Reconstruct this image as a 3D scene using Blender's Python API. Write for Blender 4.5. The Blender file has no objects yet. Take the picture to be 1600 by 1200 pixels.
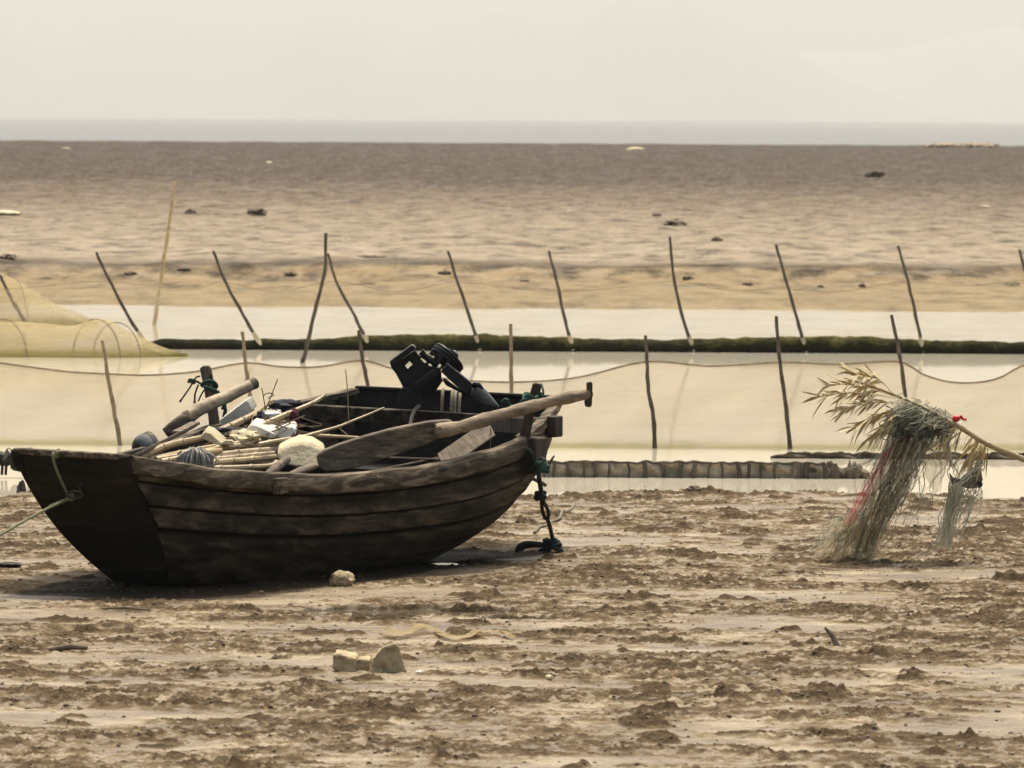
import bpy, math, random
import numpy as np
from mathutils import Vector, Matrix
random.seed(7)
rng = np.random.default_rng(11)
sc = bpy.context.scene
COL = sc.collection

# ------------------------------------------------------------------ camera
CAM_H, FPX = 2.85, 8889.0                      # height in metres, focal length in pixels of a 1600 px wide frame
pitch = math.atan((600 - 184.5) / FPX)
rho = 0.0056
F_ = Vector((0, math.cos(pitch), -math.sin(pitch)))
U0 = Vector((0, math.sin(pitch), math.cos(pitch)))
R0 = Vector((1, 0, 0))
R_ = R0 * math.cos(rho) + U0 * math.sin(rho)
U_ = U0 * math.cos(rho) - R0 * math.sin(rho)
C_ = Vector((0, 0, CAM_H))
cd = bpy.data.cameras.new('camera')
cam = bpy.data.objects.new('camera', cd)
COL.objects.link(cam)
m = Matrix((R_, U_, -F_)).transposed().to_4x4()
m.translation = C_
cam.matrix_world = m
cd.sensor_width = 36.0
cd.lens = FPX / 1600 * 36
cd.clip_start = 1.0
cd.clip_end = 30000
cd.dof.use_dof = True
cd.dof.focus_distance = 35.3
cd.dof.aperture_fstop = 9.0
sc.camera = cam

# ------------------------------------------------------------------ world, sun, exposure
SUN_EL, SUN_AZ = math.radians(68), math.radians(6)       # azimuth measured from +Y (away from the camera) towards +X
w = bpy.data.worlds.new('World'); sc.world = w; w.use_nodes = True
nt = w.node_tree; nt.nodes.clear()
sky = nt.nodes.new('ShaderNodeTexSky'); sky.sky_type = 'NISHITA'; sky.sun_disc = False
sky.sun_elevation = SUN_EL; sky.sun_rotation = SUN_AZ
sky.dust_density = 7.0; sky.air_density = 1.2; sky.ozone_density = 0.6
tint = nt.nodes.new('ShaderNodeMix'); tint.data_type = 'RGBA'; tint.blend_type = 'MULTIPLY'
tint.inputs[0].default_value = 1.0
tint.inputs[7].default_value = (1.0, 0.988, 0.915, 1)
bg = nt.nodes.new('ShaderNodeBackground'); bg.inputs[1].default_value = 0.148
wo = nt.nodes.new('ShaderNodeOutputWorld')
nt.links.new(sky.outputs[0], tint.inputs[6]); nt.links.new(tint.outputs[2], bg.inputs[0]); nt.links.new(bg.outputs[0], wo.inputs[0])
sl = bpy.data.lights.new('sun', 'SUN'); sl.energy = 3.2; sl.angle = math.radians(3.0); sl.color = (1.0, 0.94, 0.80)
so = bpy.data.objects.new('sun', sl); COL.objects.link(so)
sd = Vector((math.sin(SUN_AZ) * math.cos(SUN_EL), math.cos(SUN_AZ) * math.cos(SUN_EL), math.sin(SUN_EL)))
so.rotation_euler = sd.to_track_quat('Z', 'Y').to_euler()
so.location = sd * 60
sc.view_settings.view_transform = 'Standard'; sc.view_settings.look = 'None'
sc.view_settings.gamma = 1.0; sc.view_settings.use_curve_mapping = False
sc.view_settings.exposure = 0.45
sc.cycles.max_bounces = 8; sc.cycles.transparent_max_bounces = 24
sc.cycles.volume_bounces = 0
sc.cycles.use_adaptive_sampling = False
sc.cycles.use_denoising = True

# ------------------------------------------------------------------ projection helpers
def ray(px, py):
    return F_ + R_ * ((px - 800) / FPX) + U_ * ((600 - py) / FPX)
def at(px, py, Y):
    d = ray(px, py); return C_ + d * (Y / d.y)
def gz(px, py, z=0.0):
    d = ray(px, py); return C_ + d * ((z - CAM_H) / d.z)

# ------------------------------------------------------------------ noise and terrain
def _h(ix, iy, seed):
    n = (ix.astype(np.int64) * 374761393 + iy.astype(np.int64) * 668265263 + seed * 974634777) & 0x7fffffff
    n = ((n ^ (n >> 13)) * 1274126177) & 0x7fffffff
    n = ((n ^ (n >> 16)) * 2246822519) & 0x7fffffff
    return n ^ (n >> 15)
def perlin(x, y, seed=0):
    x = np.asarray(x, float); y = np.asarray(y, float)
    ix = np.floor(x); iy = np.floor(y); fx = x - ix; fy = y - iy
    u = fx * fx * fx * (fx * (fx * 6 - 15) + 10); v = fy * fy * fy * (fy * (fy * 6 - 15) + 10)
    def g(dx, dy):
        a = (_h(ix + dx, iy + dy, seed) % 4096) * (2 * math.pi / 4096)
        return np.cos(a) * (fx - dx) + np.sin(a) * (fy - dy)
    a = g(0, 0) + u * (g(1, 0) - g(0, 0)); b = g(0, 1) + u * (g(1, 1) - g(0, 1))
    return (a + v * (b - a)) * 1.5
def fbm(x, y, o=4, seed=0, gain=.5):
    s = 0; a = 1; t = 0
    for i in range(o):
        s = s + a * perlin(x * 2 ** i, y * 2 ** i, seed + i); t += a; a *= gain
    return s / t
def sst(a, b, x):
    t = np.clip((x - a) / (b - a), 0, 1); return t * t * (3 - 2 * t)

B_TH, B_L, B_X, B_Y = 1.0982, 4.8813, -2.5822, 33.3214
WL = -0.045
PUDDLES = [(-.65, 32.35, .62, .30, 'a'), (-.50, 36.0, .42, .15, 'b'), (-.05, 32.0, .28, .10, 'c')]
PUDDLE_Z = .016
def terrain(x, y):
    """height, wetness (with painted hull shade) and clumpiness of the mud at x, y"""
    x = np.asarray(x, float); y = np.asarray(y, float)
    low = fbm(x * .7, y * .35, 3, 5)
    mask = sst(-.26, .30, fbm(x * .55 + 7, y * 1.0 + 3, 5, 21, .62) + .05)
    # place the boat rests in: pressed, damp, and darkened with painted hull shade
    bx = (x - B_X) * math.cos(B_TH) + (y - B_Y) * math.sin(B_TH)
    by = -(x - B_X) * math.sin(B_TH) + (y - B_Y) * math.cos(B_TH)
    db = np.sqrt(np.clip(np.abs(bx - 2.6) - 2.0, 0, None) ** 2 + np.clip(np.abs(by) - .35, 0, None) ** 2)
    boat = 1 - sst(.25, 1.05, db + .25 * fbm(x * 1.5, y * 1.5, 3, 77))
    p1 = fbm(x * 2.4, y * 3.2, 4, 31); p2 = fbm(x * 7, y * 8, 3, 41); p3 = perlin(x * 26, y * 16, 51)
    cl = np.clip(p1 - .06, 0, None)
    p4 = -np.abs(fbm(x * 5.5, y * 5, 3, 101)) * 2 + .5; p5 = fbm(x * 17, y * 11, 2, 111); p6 = perlin(x * 37, y * 17, 119)
    spots = sst(.30, .44, fbm(x * 2.2 + 31, y * 2.6 + 5, 4, 91))     # lone heaps
    near = .010 * low + mask * (.040 * cl + .011 * p2 + .007 * p3) + (1 - mask) * (.003 * p2) + spots * (.010 + .044 * np.clip(p2 + .15, 0, 1)) + (mask * .75 + .08) * (.007 * p4 + .034 * np.abs(p5) + .016 * np.abs(p6))
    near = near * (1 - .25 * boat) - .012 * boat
    farn = .10 * fbm(x * .33, y * .08, 4, 61) + .06 * np.clip(fbm(x * 1.1, y * .45, 3, 71), 0, None)
    k = sst(60, 100, y)
    h = near * (1 - k) + farn * k
    sh = 44.6 + 2.0 * fbm(x * .6, y * .5, 5, 13) - .35 * sst(0.5, -3.5, x)
    land = 1 - sst(-2.4, 1.5, y - sh)
    far = sst(-3, 4, y - 85 - 2.0 * fbm(x * .12, y * 0.0 + .5, 3, 17))
    bank = .16 * sst(99, 102.5, y + 1.2 * fbm(x * .2, y * .0, 3, 19))
    base = -.32 + (.32 + .03) * land + (.32 + .02) * far + bank
    base = base - .55 * sst(606, 625, y + 5 * fbm(x * .02, y * 0, 3, 23))
    solid = np.clip(land + far, 0, 1)
    H = base + h * (.25 + .75 * solid)
    wet_shade = np.clip(boat * 1.25 + .8 * sst(.02, -.05, H) * (y < 60), 0, 1)  # boat term: damp plus painted hull shade; second term: shoreline damp
    dark = np.clip(mask * (.36 + 2.4 * cl + 1.3 * p2 + .8 * p5) + 1.0 * spots, 0, 1)
    for px_, py_, rx_, ry_, _ in PUDDLES:                               # hollows that hold puddles
        r_ = np.sqrt(((x - px_) / rx_) ** 2 + ((y - py_) / ry_) ** 2) + .9 * fbm(x * 3.0, y * 2.2, 3, 131) + .5 * fbm(x * 11, y * 7, 2, 137)
        k_ = 1 - sst(.75, 1.15, r_); H = H * (1 - k_) + (-.02) * k_; wet_shade = np.maximum(wet_shade, .8 * (1 - sst(1.1, 1.5, r_)))
    return H, wet_shade, dark * (1 - .2 * boat)
def ground(x, y):
    return float(terrain(np.array([x]), np.array([y]))[0][0])

# ------------------------------------------------------------------ materials
def nodes(name):
    mt = bpy.data.materials.new(name); mt.use_nodes = True
    t = mt.node_tree; t.nodes.clear()
    out = t.nodes.new('ShaderNodeOutputMaterial'); p = t.nodes.new('ShaderNodeBsdfPrincipled')
    t.links.new(p.outputs[0], out.inputs[0])
    return mt, t, p, out
def coords(t, kind, scale):
    c = t.nodes.new('ShaderNodeTexCoord'); mp = t.nodes.new('ShaderNodeMapping'); mp.inputs['Scale'].default_value = scale
    t.links.new(c.outputs[kind], mp.inputs[0]); return mp.outputs[0]
def noise(t, vec, scale, detail=4, rough=.55, dist=0.0):
    n = t.nodes.new('ShaderNodeTexNoise'); n.inputs['Scale'].default_value = scale; n.inputs['Detail'].default_value = detail
    n.inputs['Roughness'].default_value = rough; n.inputs['Distortion'].default_value = dist
    t.links.new(vec, n.inputs['Vector']); return n.outputs['Fac']
def ramp(t, fac, stops):
    r = t.nodes.new('ShaderNodeValToRGB'); cr = r.color_ramp
    while len(cr.elements) < len(stops): cr.elements.new(.5)
    for e, (p, c) in zip(cr.elements, stops):
        e.position = p; e.color = (c[0], c[1], c[2], 1) if len(c) == 3 else c
    t.links.new(fac, r.inputs[0]); return r.outputs[0]
def g_(v): return (v, v, v)
def mixc(t, fac, a, b, blend='MIX'):
    n = t.nodes.new('ShaderNodeMix'); n.data_type = 'RGBA'; n.blend_type = blend
    for s, v in ((0, fac), (6, a), (7, b)):
        if isinstance(v, (int, float)): n.inputs[s].default_value = v
        elif isinstance(v, tuple): n.inputs[s].default_value = (*v, 1)
        else: t.links.new(v, n.inputs[s])
    return n.outputs[2]
def math_(t, op, a, b=0.0):
    n = t.nodes.new('ShaderNodeMath'); n.operation = op
    for s, v in ((0, a), (1, b)):
        if isinstance(v, (int, float)): n.inputs[s].default_value = v
        else: t.links.new(v, n.inputs[s])
    return n.outputs[0]
def bump(t, p, h, strength, dist):
    b = t.nodes.new('ShaderNodeBump'); b.inputs['Strength'].default_value = strength; b.inputs['Distance'].default_value = dist
    t.links.new(h, b.inputs['Height']); t.links.new(b.outputs[0], p.inputs['Normal'])
def mat(name, stops, scale=(1, 1, 1), nscale=8, detail=5, rough=.8, bumps=(.4, .01), kind='Object', metallic=0, spec=.4, dist=0.3, spread=True, fine=None, worn_lit=None):
    mt, t, p, out = nodes(name)
    v = coords(t, kind, scale)
    n = noise(t, v, nscale, detail, .6, dist)
    c = ramp(t, n, stops)
    if fine:
        n2 = noise(t, v, nscale * 5, 3, .6)
        c = mixc(t, 1.0, c, ramp(t, n2, [(.3, g_(1 - fine)), (.7, g_(1.0))]), 'MULTIPLY')
    if worn_lit:      # rubbed plank edges, made paler to paint light along the lips too
        at_ = t.nodes.new('ShaderNodeAttribute'); at_.attribute_name = 'worn_lit'
        k = math_(t, 'MULTIPLY', at_.outputs['Fac'], ramp(t, noise(t, v, nscale * .9, 6, .65), [(.48, g_(.0)), (.70, g_(1))]))
        c = mixc(t, k, c, worn_lit)
        gr_ = t.nodes.new('ShaderNodeAttribute'); gr_.attribute_name = 'groove'
        c = mixc(t, gr_.outputs['Fac'], c, (.004, .0035, .003))
        tz = t.nodes.new('ShaderNodeTexCoord'); sz_ = t.nodes.new('ShaderNodeSeparateXYZ'); t.links.new(tz.outputs['Object'], sz_.inputs[0])
        mv = coords(t, 'Object', (2.2, 2.2, 3.0)); mk = math_(t, 'SUBTRACT', noise(t, mv, 3.0, 8, .7), math_(t, 'MULTIPLY', sz_.outputs[2], .42))
        c = mixc(t, ramp(t, mk, [(.46, g_(0)), (.66, g_(.40))]), c, (.105, .080, .054))
    if spread:
        oi = t.nodes.new('ShaderNodeObjectInfo')
        c = mixc(t, 1.0, c, ramp(t, oi.outputs['Random'], [(0, g_(.78)), (1, g_(1.12))]), 'MULTIPLY')
    t.links.new(c, p.inputs['Base Color'])
    p.inputs['Roughness'].default_value = rough; p.inputs['Metallic'].default_value = metallic; p.inputs['Specular IOR Level'].default_value = spec
    if bumps: bump(t, p, noise(t, v, nscale * 2.2, 5, .65), bumps[0], bumps[1])
    return mt

def mud_material():
    mt, t, p, out = nodes('mud')
    geo = t.nodes.new('ShaderNodeNewGeometry'); pos = geo.outputs['Position']
    mp = t.nodes.new('ShaderNodeMapping'); mp.inputs['Scale'].default_value = (1, 1.9, 1); t.links.new(pos, mp.inputs[0]); v = mp.outputs[0]
    aw = t.nodes.new('ShaderNodeAttribute'); aw.attribute_name = 'wet_shade'
    ac = t.nodes.new('ShaderNodeAttribute'); ac.attribute_name = 'clump'
    n1 = noise(t, v, 1.3, 6, .62); n2 = noise(t, v, 11, 5, .65); n3 = noise(t, v, 60, 3, .6)
    dry = ramp(t, n1, [(.33, (.130, .092, .052)), (.5, (.225, .167, .098)), (.67, (.375, .298, .190))])
    dry = mixc(t, 1.0, dry, ramp(t, n2, [(.30, g_(.55)), (.52, g_(1.0)), (.72, g_(1.12))]), 'MULTIPLY')
    dry = mixc(t, 1.0, dry, ramp(t, n3, [(.32, g_(.50)), (.52, g_(1.0))]), 'MULTIPLY')
    clump = ramp(t, n2, [(.30, (.022, .0145, .008)), (.50, (.064, .043, .024)), (.75, (.175, .123, .071))])
    c = mixc(t, ramp(t, math_(t, 'MULTIPLY', ac.outputs['Fac'], math_(t, 'ADD', math_(t, 'MULTIPLY', n2, 3.2), -.65)), [(.12, g_(0)), (.75, g_(1))]), dry, clump)
    wet_shade_col = mixc(t, n2, (.022, .016, .010), (.075, .056, .036))  # dark brown for damp mud and the shade painted round the hull
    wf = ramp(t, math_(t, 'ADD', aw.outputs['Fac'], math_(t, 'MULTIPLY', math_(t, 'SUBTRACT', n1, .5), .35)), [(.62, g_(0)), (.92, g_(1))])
    c = mixc(t, wf, c, wet_shade_col)
    # the flats far out: ochre bank, pale middle, dark soaked mud near the sea
    sx = t.nodes.new('ShaderNodeSeparateXYZ'); t.links.new(pos, sx.inputs[0])
    m2 = t.nodes.new('ShaderNodeMapping'); m2.inputs['Scale'].default_value = (1.5, .42, 1); t.links.new(pos, m2.inputs[0])
    nf = noise(t, m2.outputs[0], 1.0, 6, .68); 
    m3 = t.nodes.new('ShaderNodeMapping'); m3.inputs['Scale'].default_value = (.05, .030, 1); t.links.new(pos, m3.inputs[0])
    nl = noise(t, m3.outputs[0], 1.0, 4, .6)
    d = math_(t, 'DIVIDE', 100.0, sx.outputs[1])                                     # 1 at 100 m, 0.2 at 500 m
    d = math_(t, 'ADD', d, math_(t, 'MULTIPLY', math_(t, 'SUBTRACT', nf, .5), .07))
    d = math_(t, 'ADD', d, math_(t, 'MULTIPLY', math_(t, 'SUBTRACT', nl, .5), .12))
    fc = ramp(t, d, [(.14, (.050, .035, .024)), (.40, (.066, .047, .032)), (.56, (.150, .114, .078)), (.70, (.220, .176, .122)), (.93, (.255, .207, .146)), (.975, (.080, .058, .035)), (1.0, (.215, .160, .090))])
    fc = mixc(t, 1.0, fc, ramp(t, nf, [(.36, g_(.40)), (.5, g_(.98)), (.64, g_(1.22))]), 'MULTIPLY')
    sel = ramp(t, math_(t, 'DIVIDE', sx.outputs[1], 200.0), [(.30, g_(0)), (.42, g_(1))])
    c = mixc(t, sel, c, fc)
    t.links.new(c, p.inputs['Base Color'])
    r = ramp(t, ac.outputs['Fac'], [(.0, g_(.46)), (.35, g_(.85))])
    r = mixc(t, wf, r, (.72, .72, .72)); r = mixc(t, sel, r, (.82, .82, .82))
    t.links.new(r, p.inputs['Roughness']); t.links.new(math_(t, 'MULTIPLY', ramp(t, wf, [(0, g_(1)), (1, g_(.3))]), ramp(t, ac.outputs['Fac'], [(0, g_(.34)), (.30, g_(.04))])), p.inputs['Specular IOR Level'])
    bump(t, p, math_(t, 'ADD', n3, math_(t, 'MULTIPLY', n2, 1.5)), 0.7, .02)
    return mt

def water_material(name, col, rough, sx, sy, strength):
    mt, t, p, out = nodes(name)
    geo = t.nodes.new('ShaderNodeNewGeometry')
    mp = t.nodes.new('ShaderNodeMapping'); mp.inputs['Scale'].default_value = (sx, sy, 1); t.links.new(geo.outputs['Position'], mp.inputs[0])
    n = noise(t, mp.outputs[0], 1.0, 4, .55)
    p.inputs['Base Color'].default_value = (*col, 1); p.inputs['Roughness'].default_value = rough; p.inputs['IOR'].default_value = 1.33
    bump(t, p, n, strength, .02)
    return mt

def net_material(name, c1, c2, alpha, hem=None, hemcol=(.16, .15, .05), hema=.85, nscale=(.55, 1.2, 8), av=.15):
    """fine netting seen as a veil: part see-through, part lit from both sides; hem = height above its origin up to which algae grow"""
    mt, t, p, out = nodes(name)
    v = coords(t, 'Object', nscale)
    n = noise(t, v, 1.6, 5, .6); n2 = noise(t, v, 9, 4, .6)
    c = mixc(t, n, c1, c2); fac = ramp(t, n, [(.28, g_(alpha - av)), (.72, g_(alpha + av))])
    if hem:
        tc = t.nodes.new('ShaderNodeTexCoord'); s = t.nodes.new('ShaderNodeSeparateXYZ'); t.links.new(tc.outputs['Object'], s.inputs[0])
        k = math_(t, 'DIVIDE', s.outputs[2], hem)
        k = math_(t, 'ADD', k, math_(t, 'MULTIPLY', math_(t, 'SUBTRACT', n2, .5), 1.0))
        k = math_(t, 'ADD', k, math_(t, 'MULTIPLY', math_(t, 'SUBTRACT', n, .5), 1.6))
        h = ramp(t, k, [(.25, g_(1)), (1.0, g_(0))])
        c = mixc(t, h, c, hemcol); fac = mixc(t, h, fac, g_(hema))
    p.inputs['Roughness'].default_value = .9; p.inputs['Specular IOR Level'].default_value = .1
    t.links.new(c, p.inputs['Base Color'])
    tl = t.nodes.new('ShaderNodeBsdfTranslucent'); t.links.new(c, tl.inputs[0])
    m1 = t.nodes.new('ShaderNodeMixShader'); m1.inputs[0].default_value = .5
    t.links.new(p.outputs[0], m1.inputs[1]); t.links.new(tl.outputs[0], m1.inputs[2])
    tr = t.nodes.new('ShaderNodeBsdfTransparent'); m2 = t.nodes.new('ShaderNodeMixShader')
    t.links.new(fac, m2.inputs[0]); t.links.new(tr.outputs[0], m2.inputs[1]); t.links.new(m1.outputs[0], m2.inputs[2])
    t.links.new(m2.outputs[0], out.inputs[0])
    return mt

M = {}
M['mud'] = mud_material()
M['pond'] = water_material('pond', (.58, .53, .42), .05, 2.2, 1.1, .06)
M['puddle'] = water_material('puddle', (.10, .08, .055), .03, 6, 6, .02)
M['sea'] = water_material('sea', (.085, .084, .082), .22, .02, .02, .3)
M['hill'] = mat('hill', [(.3, (.10, .11, .07)), (.7, (.16, .15, .10))], nscale=.01, bumps=None, kind='Object', rough=1)
M['hull'] = mat('hull_wood', [(.30, (.016, .0125, .009)), (.48, (.045, .035, .025)), (.62, (.10, .080, .057)), (.80, (.22, .178, .128))], scale=(.55, 5, 5), nscale=2.6, detail=9, rough=.8, bumps=(.8, .015), spread=False, fine=.35, spec=.12, worn_lit=(.23, .178, .120))
M['bow'] = mat('tarred_wood', [(.35, (.010, .008, .006)), (.60, (.028, .022, .016)), (.80, (.085, .063, .043))], scale=(5, .6, 3), nscale=2.6, detail=8, rough=.8, bumps=(.7, .012), spread=False, fine=.3, spec=.10)
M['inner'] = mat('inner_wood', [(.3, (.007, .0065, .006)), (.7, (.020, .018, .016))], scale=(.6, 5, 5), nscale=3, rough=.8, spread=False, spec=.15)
M['rail'] = mat('rail_wood', [(.30, (.035, .027, .019)), (.50, (.100, .077, .053)), (.72, (.33, .262, .178))], scale=(.5, 8, 8), nscale=2.2, detail=9, rough=.85, bumps=(.9, .012), spread=False, fine=.4, dist=1.0, spec=.15)
M['post'] = mat('weathered_wood', [(.3, (.075, .058, .042)), (.55, (.19, .148, .105)), (.78, (.36, .285, .205))], scale=(6, 6, .8), nscale=3, detail=8, rough=.85, bumps=(.6, .008), fine=.4)
M['brown'] = mat('brown_wood', [(.3, (.030, .020, .014)), (.7, (.095, .064, .042))], scale=(6, 6, 1), nscale=3, detail=8, rough=.8, fine=.3)
M['oar'] = mat('oar_wood', [(.28, (.085, .065, .046)), (.50, (.26, .195, .125)), (.74, (.46, .35, .22))], scale=(1.0, 1.0, 5), nscale=4, detail=8, rough=.8, bumps=(.7, .008), fine=.45)
M['blade'] = mat('oar_blade_wood', [(.34, (.055, .041, .028)), (.52, (.150, .112, .074)), (.70, (.40, .31, .205))], scale=(1.2, 1.2, 7), nscale=4, detail=9, rough=.8, bumps=(.7, .008), fine=.5)
M['bamboo'] = mat('bamboo', [(.3, (.33, .23, .115)), (.55, (.48, .365, .20)), (.75, (.60, .48, .30))], scale=(2, 2, 6), nscale=3, rough=.5, bumps=(.2, .004), fine=.25)
M['bamboo_grey'] = mat('grey_bamboo', [(.3, (.22, .165, .11)), (.5, (.48, .375, .245)), (.75, (.64, .53, .36))], scale=(2, 2, 5), nscale=3, detail=7, rough=.65, bumps=(.4, .005), fine=.4)
M['stick'] = mat('stick', [(.3, (.05, .040, .030)), (.7, (.13, .102, .075))], nscale=9, rough=.9)
M['stick_pale'] = mat('pale_stick', [(.3, (.15, .11, .07)), (.7, (.32, .24, .15))], nscale=9, rough=.85)
M['foam'] = mat('foam', [(.25, (.50, .44, .34)), (.45, (.74, .70, .60)), (.7, (.82, .79, .72))], nscale=7, detail=7, rough=.9, bumps=(.5, .01))
M['foam_dirty'] = mat('dirty_foam', [(.30, (.08, .07, .055)), (.40, (.55, .51, .42)), (.7, (.74, .71, .63))], nscale=9, detail=6, rough=.9, bumps=(.5, .01))
M['foam_cream'] = mat('cream_foam', [(.25, (.42, .33, .19)), (.55, (.66, .57, .38)), (.8, (.76, .69, .52))], nscale=6, detail=7, rough=.95, bumps=(.8, .02))
M['rubber'] = mat('rubber', [(.3, (.045, .050, .056)), (.7, (.13, .135, .135))], nscale=9, rough=.75, bumps=(.3, .004))
M['iron'] = mat('black_iron', [(.3, (.006, .006, .0065)), (.7, (.015, .015, .016))], nscale=14, rough=.48, bumps=(.25, .003), metallic=.2)
M['zinc'] = mat('worn_zinc', [(.3, (.03, .035, .037)), (.55, (.12, .14, .135)), (.75, (.26, .28, .26))], nscale=9, rough=.6, metallic=.2)
M['green'] = mat('green_cord', [(.3, (.008, .035, .022)), (.7, (.025, .095, .062))], nscale=30, rough=.8)
M['darkgreen'] = mat('dark_green_rope', [(.3, (.010, .018, .014)), (.7, (.030, .052, .040))], nscale=60, rough=.8, bumps=(.9, .006))
M['mooring'] = mat('mooring_line', [(.3, (.10, .105, .055)), (.7, (.19, .19, .10))], nscale=60, rough=.85)
M['hemp'] = mat('hemp', [(.3, (.12, .10, .07)), (.7, (.28, .24, .17))], nscale=60, rough=.9)
M['greyrope'] = mat('grey_rope', [(.3, (.20, .185, .155)), (.7, (.55, .51, .43))], nscale=25, rough=.95)
M['crimson'] = mat('crimson_rag', [(.3, (.035, .006, .009)), (.7, (.10, .016, .022))], nscale=12, rough=.9)
M['red'] = mat('red_plastic', [(.3, (.50, .010, .016)), (.7, (.62, .018, .022))], nscale=12, rough=.4, bumps=None)
M['navy'] = mat('navy_rag', [(.3, (.012, .012, .022)), (.7, (.04, .04, .062))], nscale=7, rough=.9, bumps=(.8, .02))
M['rock'] = mat('rock', [(.3, (.17, .13, .075)), (.5, (.42, .335, .20)), (.7, (.56, .46, .29))], nscale=7, detail=8, rough=.9, bumps=(.9, .02))
M['clod'] = mat('mud_clod', [(.3, (.085, .065, .045)), (.7, (.20, .155, .105))], nscale=5, detail=7, rough=.9, bumps=(.9, .02))
M['crumb'] = mat('mud_crumb', [(.32, (.07, .05, .031)), (.5, (.14, .102, .064)), (.66, (.25, .19, .125))], nscale=6, detail=6, rough=.9, bumps=None, spread=False)
M['mound'] = mat('mound_mud', [(.3, (.07, .052, .036)), (.7, (.17, .13, .09))], nscale=3, detail=7, rough=.9, bumps=(.9, .02))
M['black'] = mat('black_rag', [(.3, (.012, .011, .010)), (.7, (.035, .031, .026))], nscale=8, rough=.8)
M['shell'] = mat('shell', [(.3, (.62, .58, .50)), (.7, (.80, .77, .70))], nscale=9, rough=.4)
M['leaf'] = mat('dry_leaf', [(.3, (.34, .26, .115)), (.5, (.60, .47, .235)), (.72, (.80, .66, .40))], nscale=14, rough=.7, bumps=None)
M['net'] = net_material('pale_net', (.47, .395, .280), (.56, .48, .355), .64, hem=.07, hemcol=(.36, .32, .15), hema=.85)
M['backnet'] = net_material('tan_net', (.40, .335, .22), (.52, .445, .30), .32)
M['yellownet'] = net_material('yellow_net', (.40, .325, .175), (.52, .44, .265), .50, hem=.10, hemcol=(.25, .22, .06), hema=.85)
M['strawnet'] = net_material('straw_net', (.40, .31, .17), (.56, .45, .27), .70)
M['bluenet'] = net_material('grey_green_net', (.38, .42, .33), (.72, .68, .53), .54, nscale=(9, 9, 4))
M['tannet'] = net_material('tan_drape', (.55, .45, .28), (.74, .63, .44), .42, nscale=(7, 7, 7))
M['rednet'] = net_material('red_net', (.62, .13, .15), (.74, .36, .34), .45, nscale=(16, 16, 5))
M['strand'] = mat('net_strand', [(.3, (.22, .235, .18)), (.5, (.50, .48, .36)), (.7, (.74, .68, .52))], nscale=6, rough=.9, bumps=None)
M['strand_dark'] = mat('dark_net_strand', [(.3, (.045, .058, .045)), (.7, (.15, .165, .125))], nscale=6, rough=.9, bumps=None)
M['barrier'] = mat('muddy_sheet', [(.34, (.07, .055, .038)), (.46, (.30, .245, .17)), (.7, (.50, .42, .30))], nscale=6, detail=7, rough=.8, bumps=(.7, .02))
mt, t, p, out = nodes('algae')
v = coords(t, 'Object', (1.1, 1.1, 1.6)); n = noise(t, v, 3.0, 7, .65); n_ = noise(t, v, 14, 4, .6)
tc0 = t.nodes.new('ShaderNodeTexCoord'); s0 = t.nodes.new('ShaderNodeSeparateXYZ'); t.links.new(tc0.outputs['Object'], s0.inputs[0])
k = math_(t, 'ADD', math_(t, 'DIVIDE', s0.outputs[2], .30), math_(t, 'ADD', math_(t, 'MULTIPLY', math_(t, 'SUBTRACT', n, .5), 1.0), math_(t, 'MULTIPLY', math_(t, 'SUBTRACT', n_, .5), .5)))
t.links.new(ramp(t, k, [(.20, (.010, .010, .003)), (.48, (.020, .020, .005)), (.66, (.075, .066, .014)), (.86, (.17, .145, .045)), (1.0, (.40, .35, .2))]), p.inputs['Base Color'])
p.inputs['Roughness'].default_value = .8; p.inputs['Specular IOR Level'].default_value = .2; bump(t, p, n_, .9, .03)
M['algae'] = mt
M['seaweed'] = mat('seaweed', [(.3, (.06, .055, .02)), (.7, (.20, .18, .07))], nscale=8, rough=.9)

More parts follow.
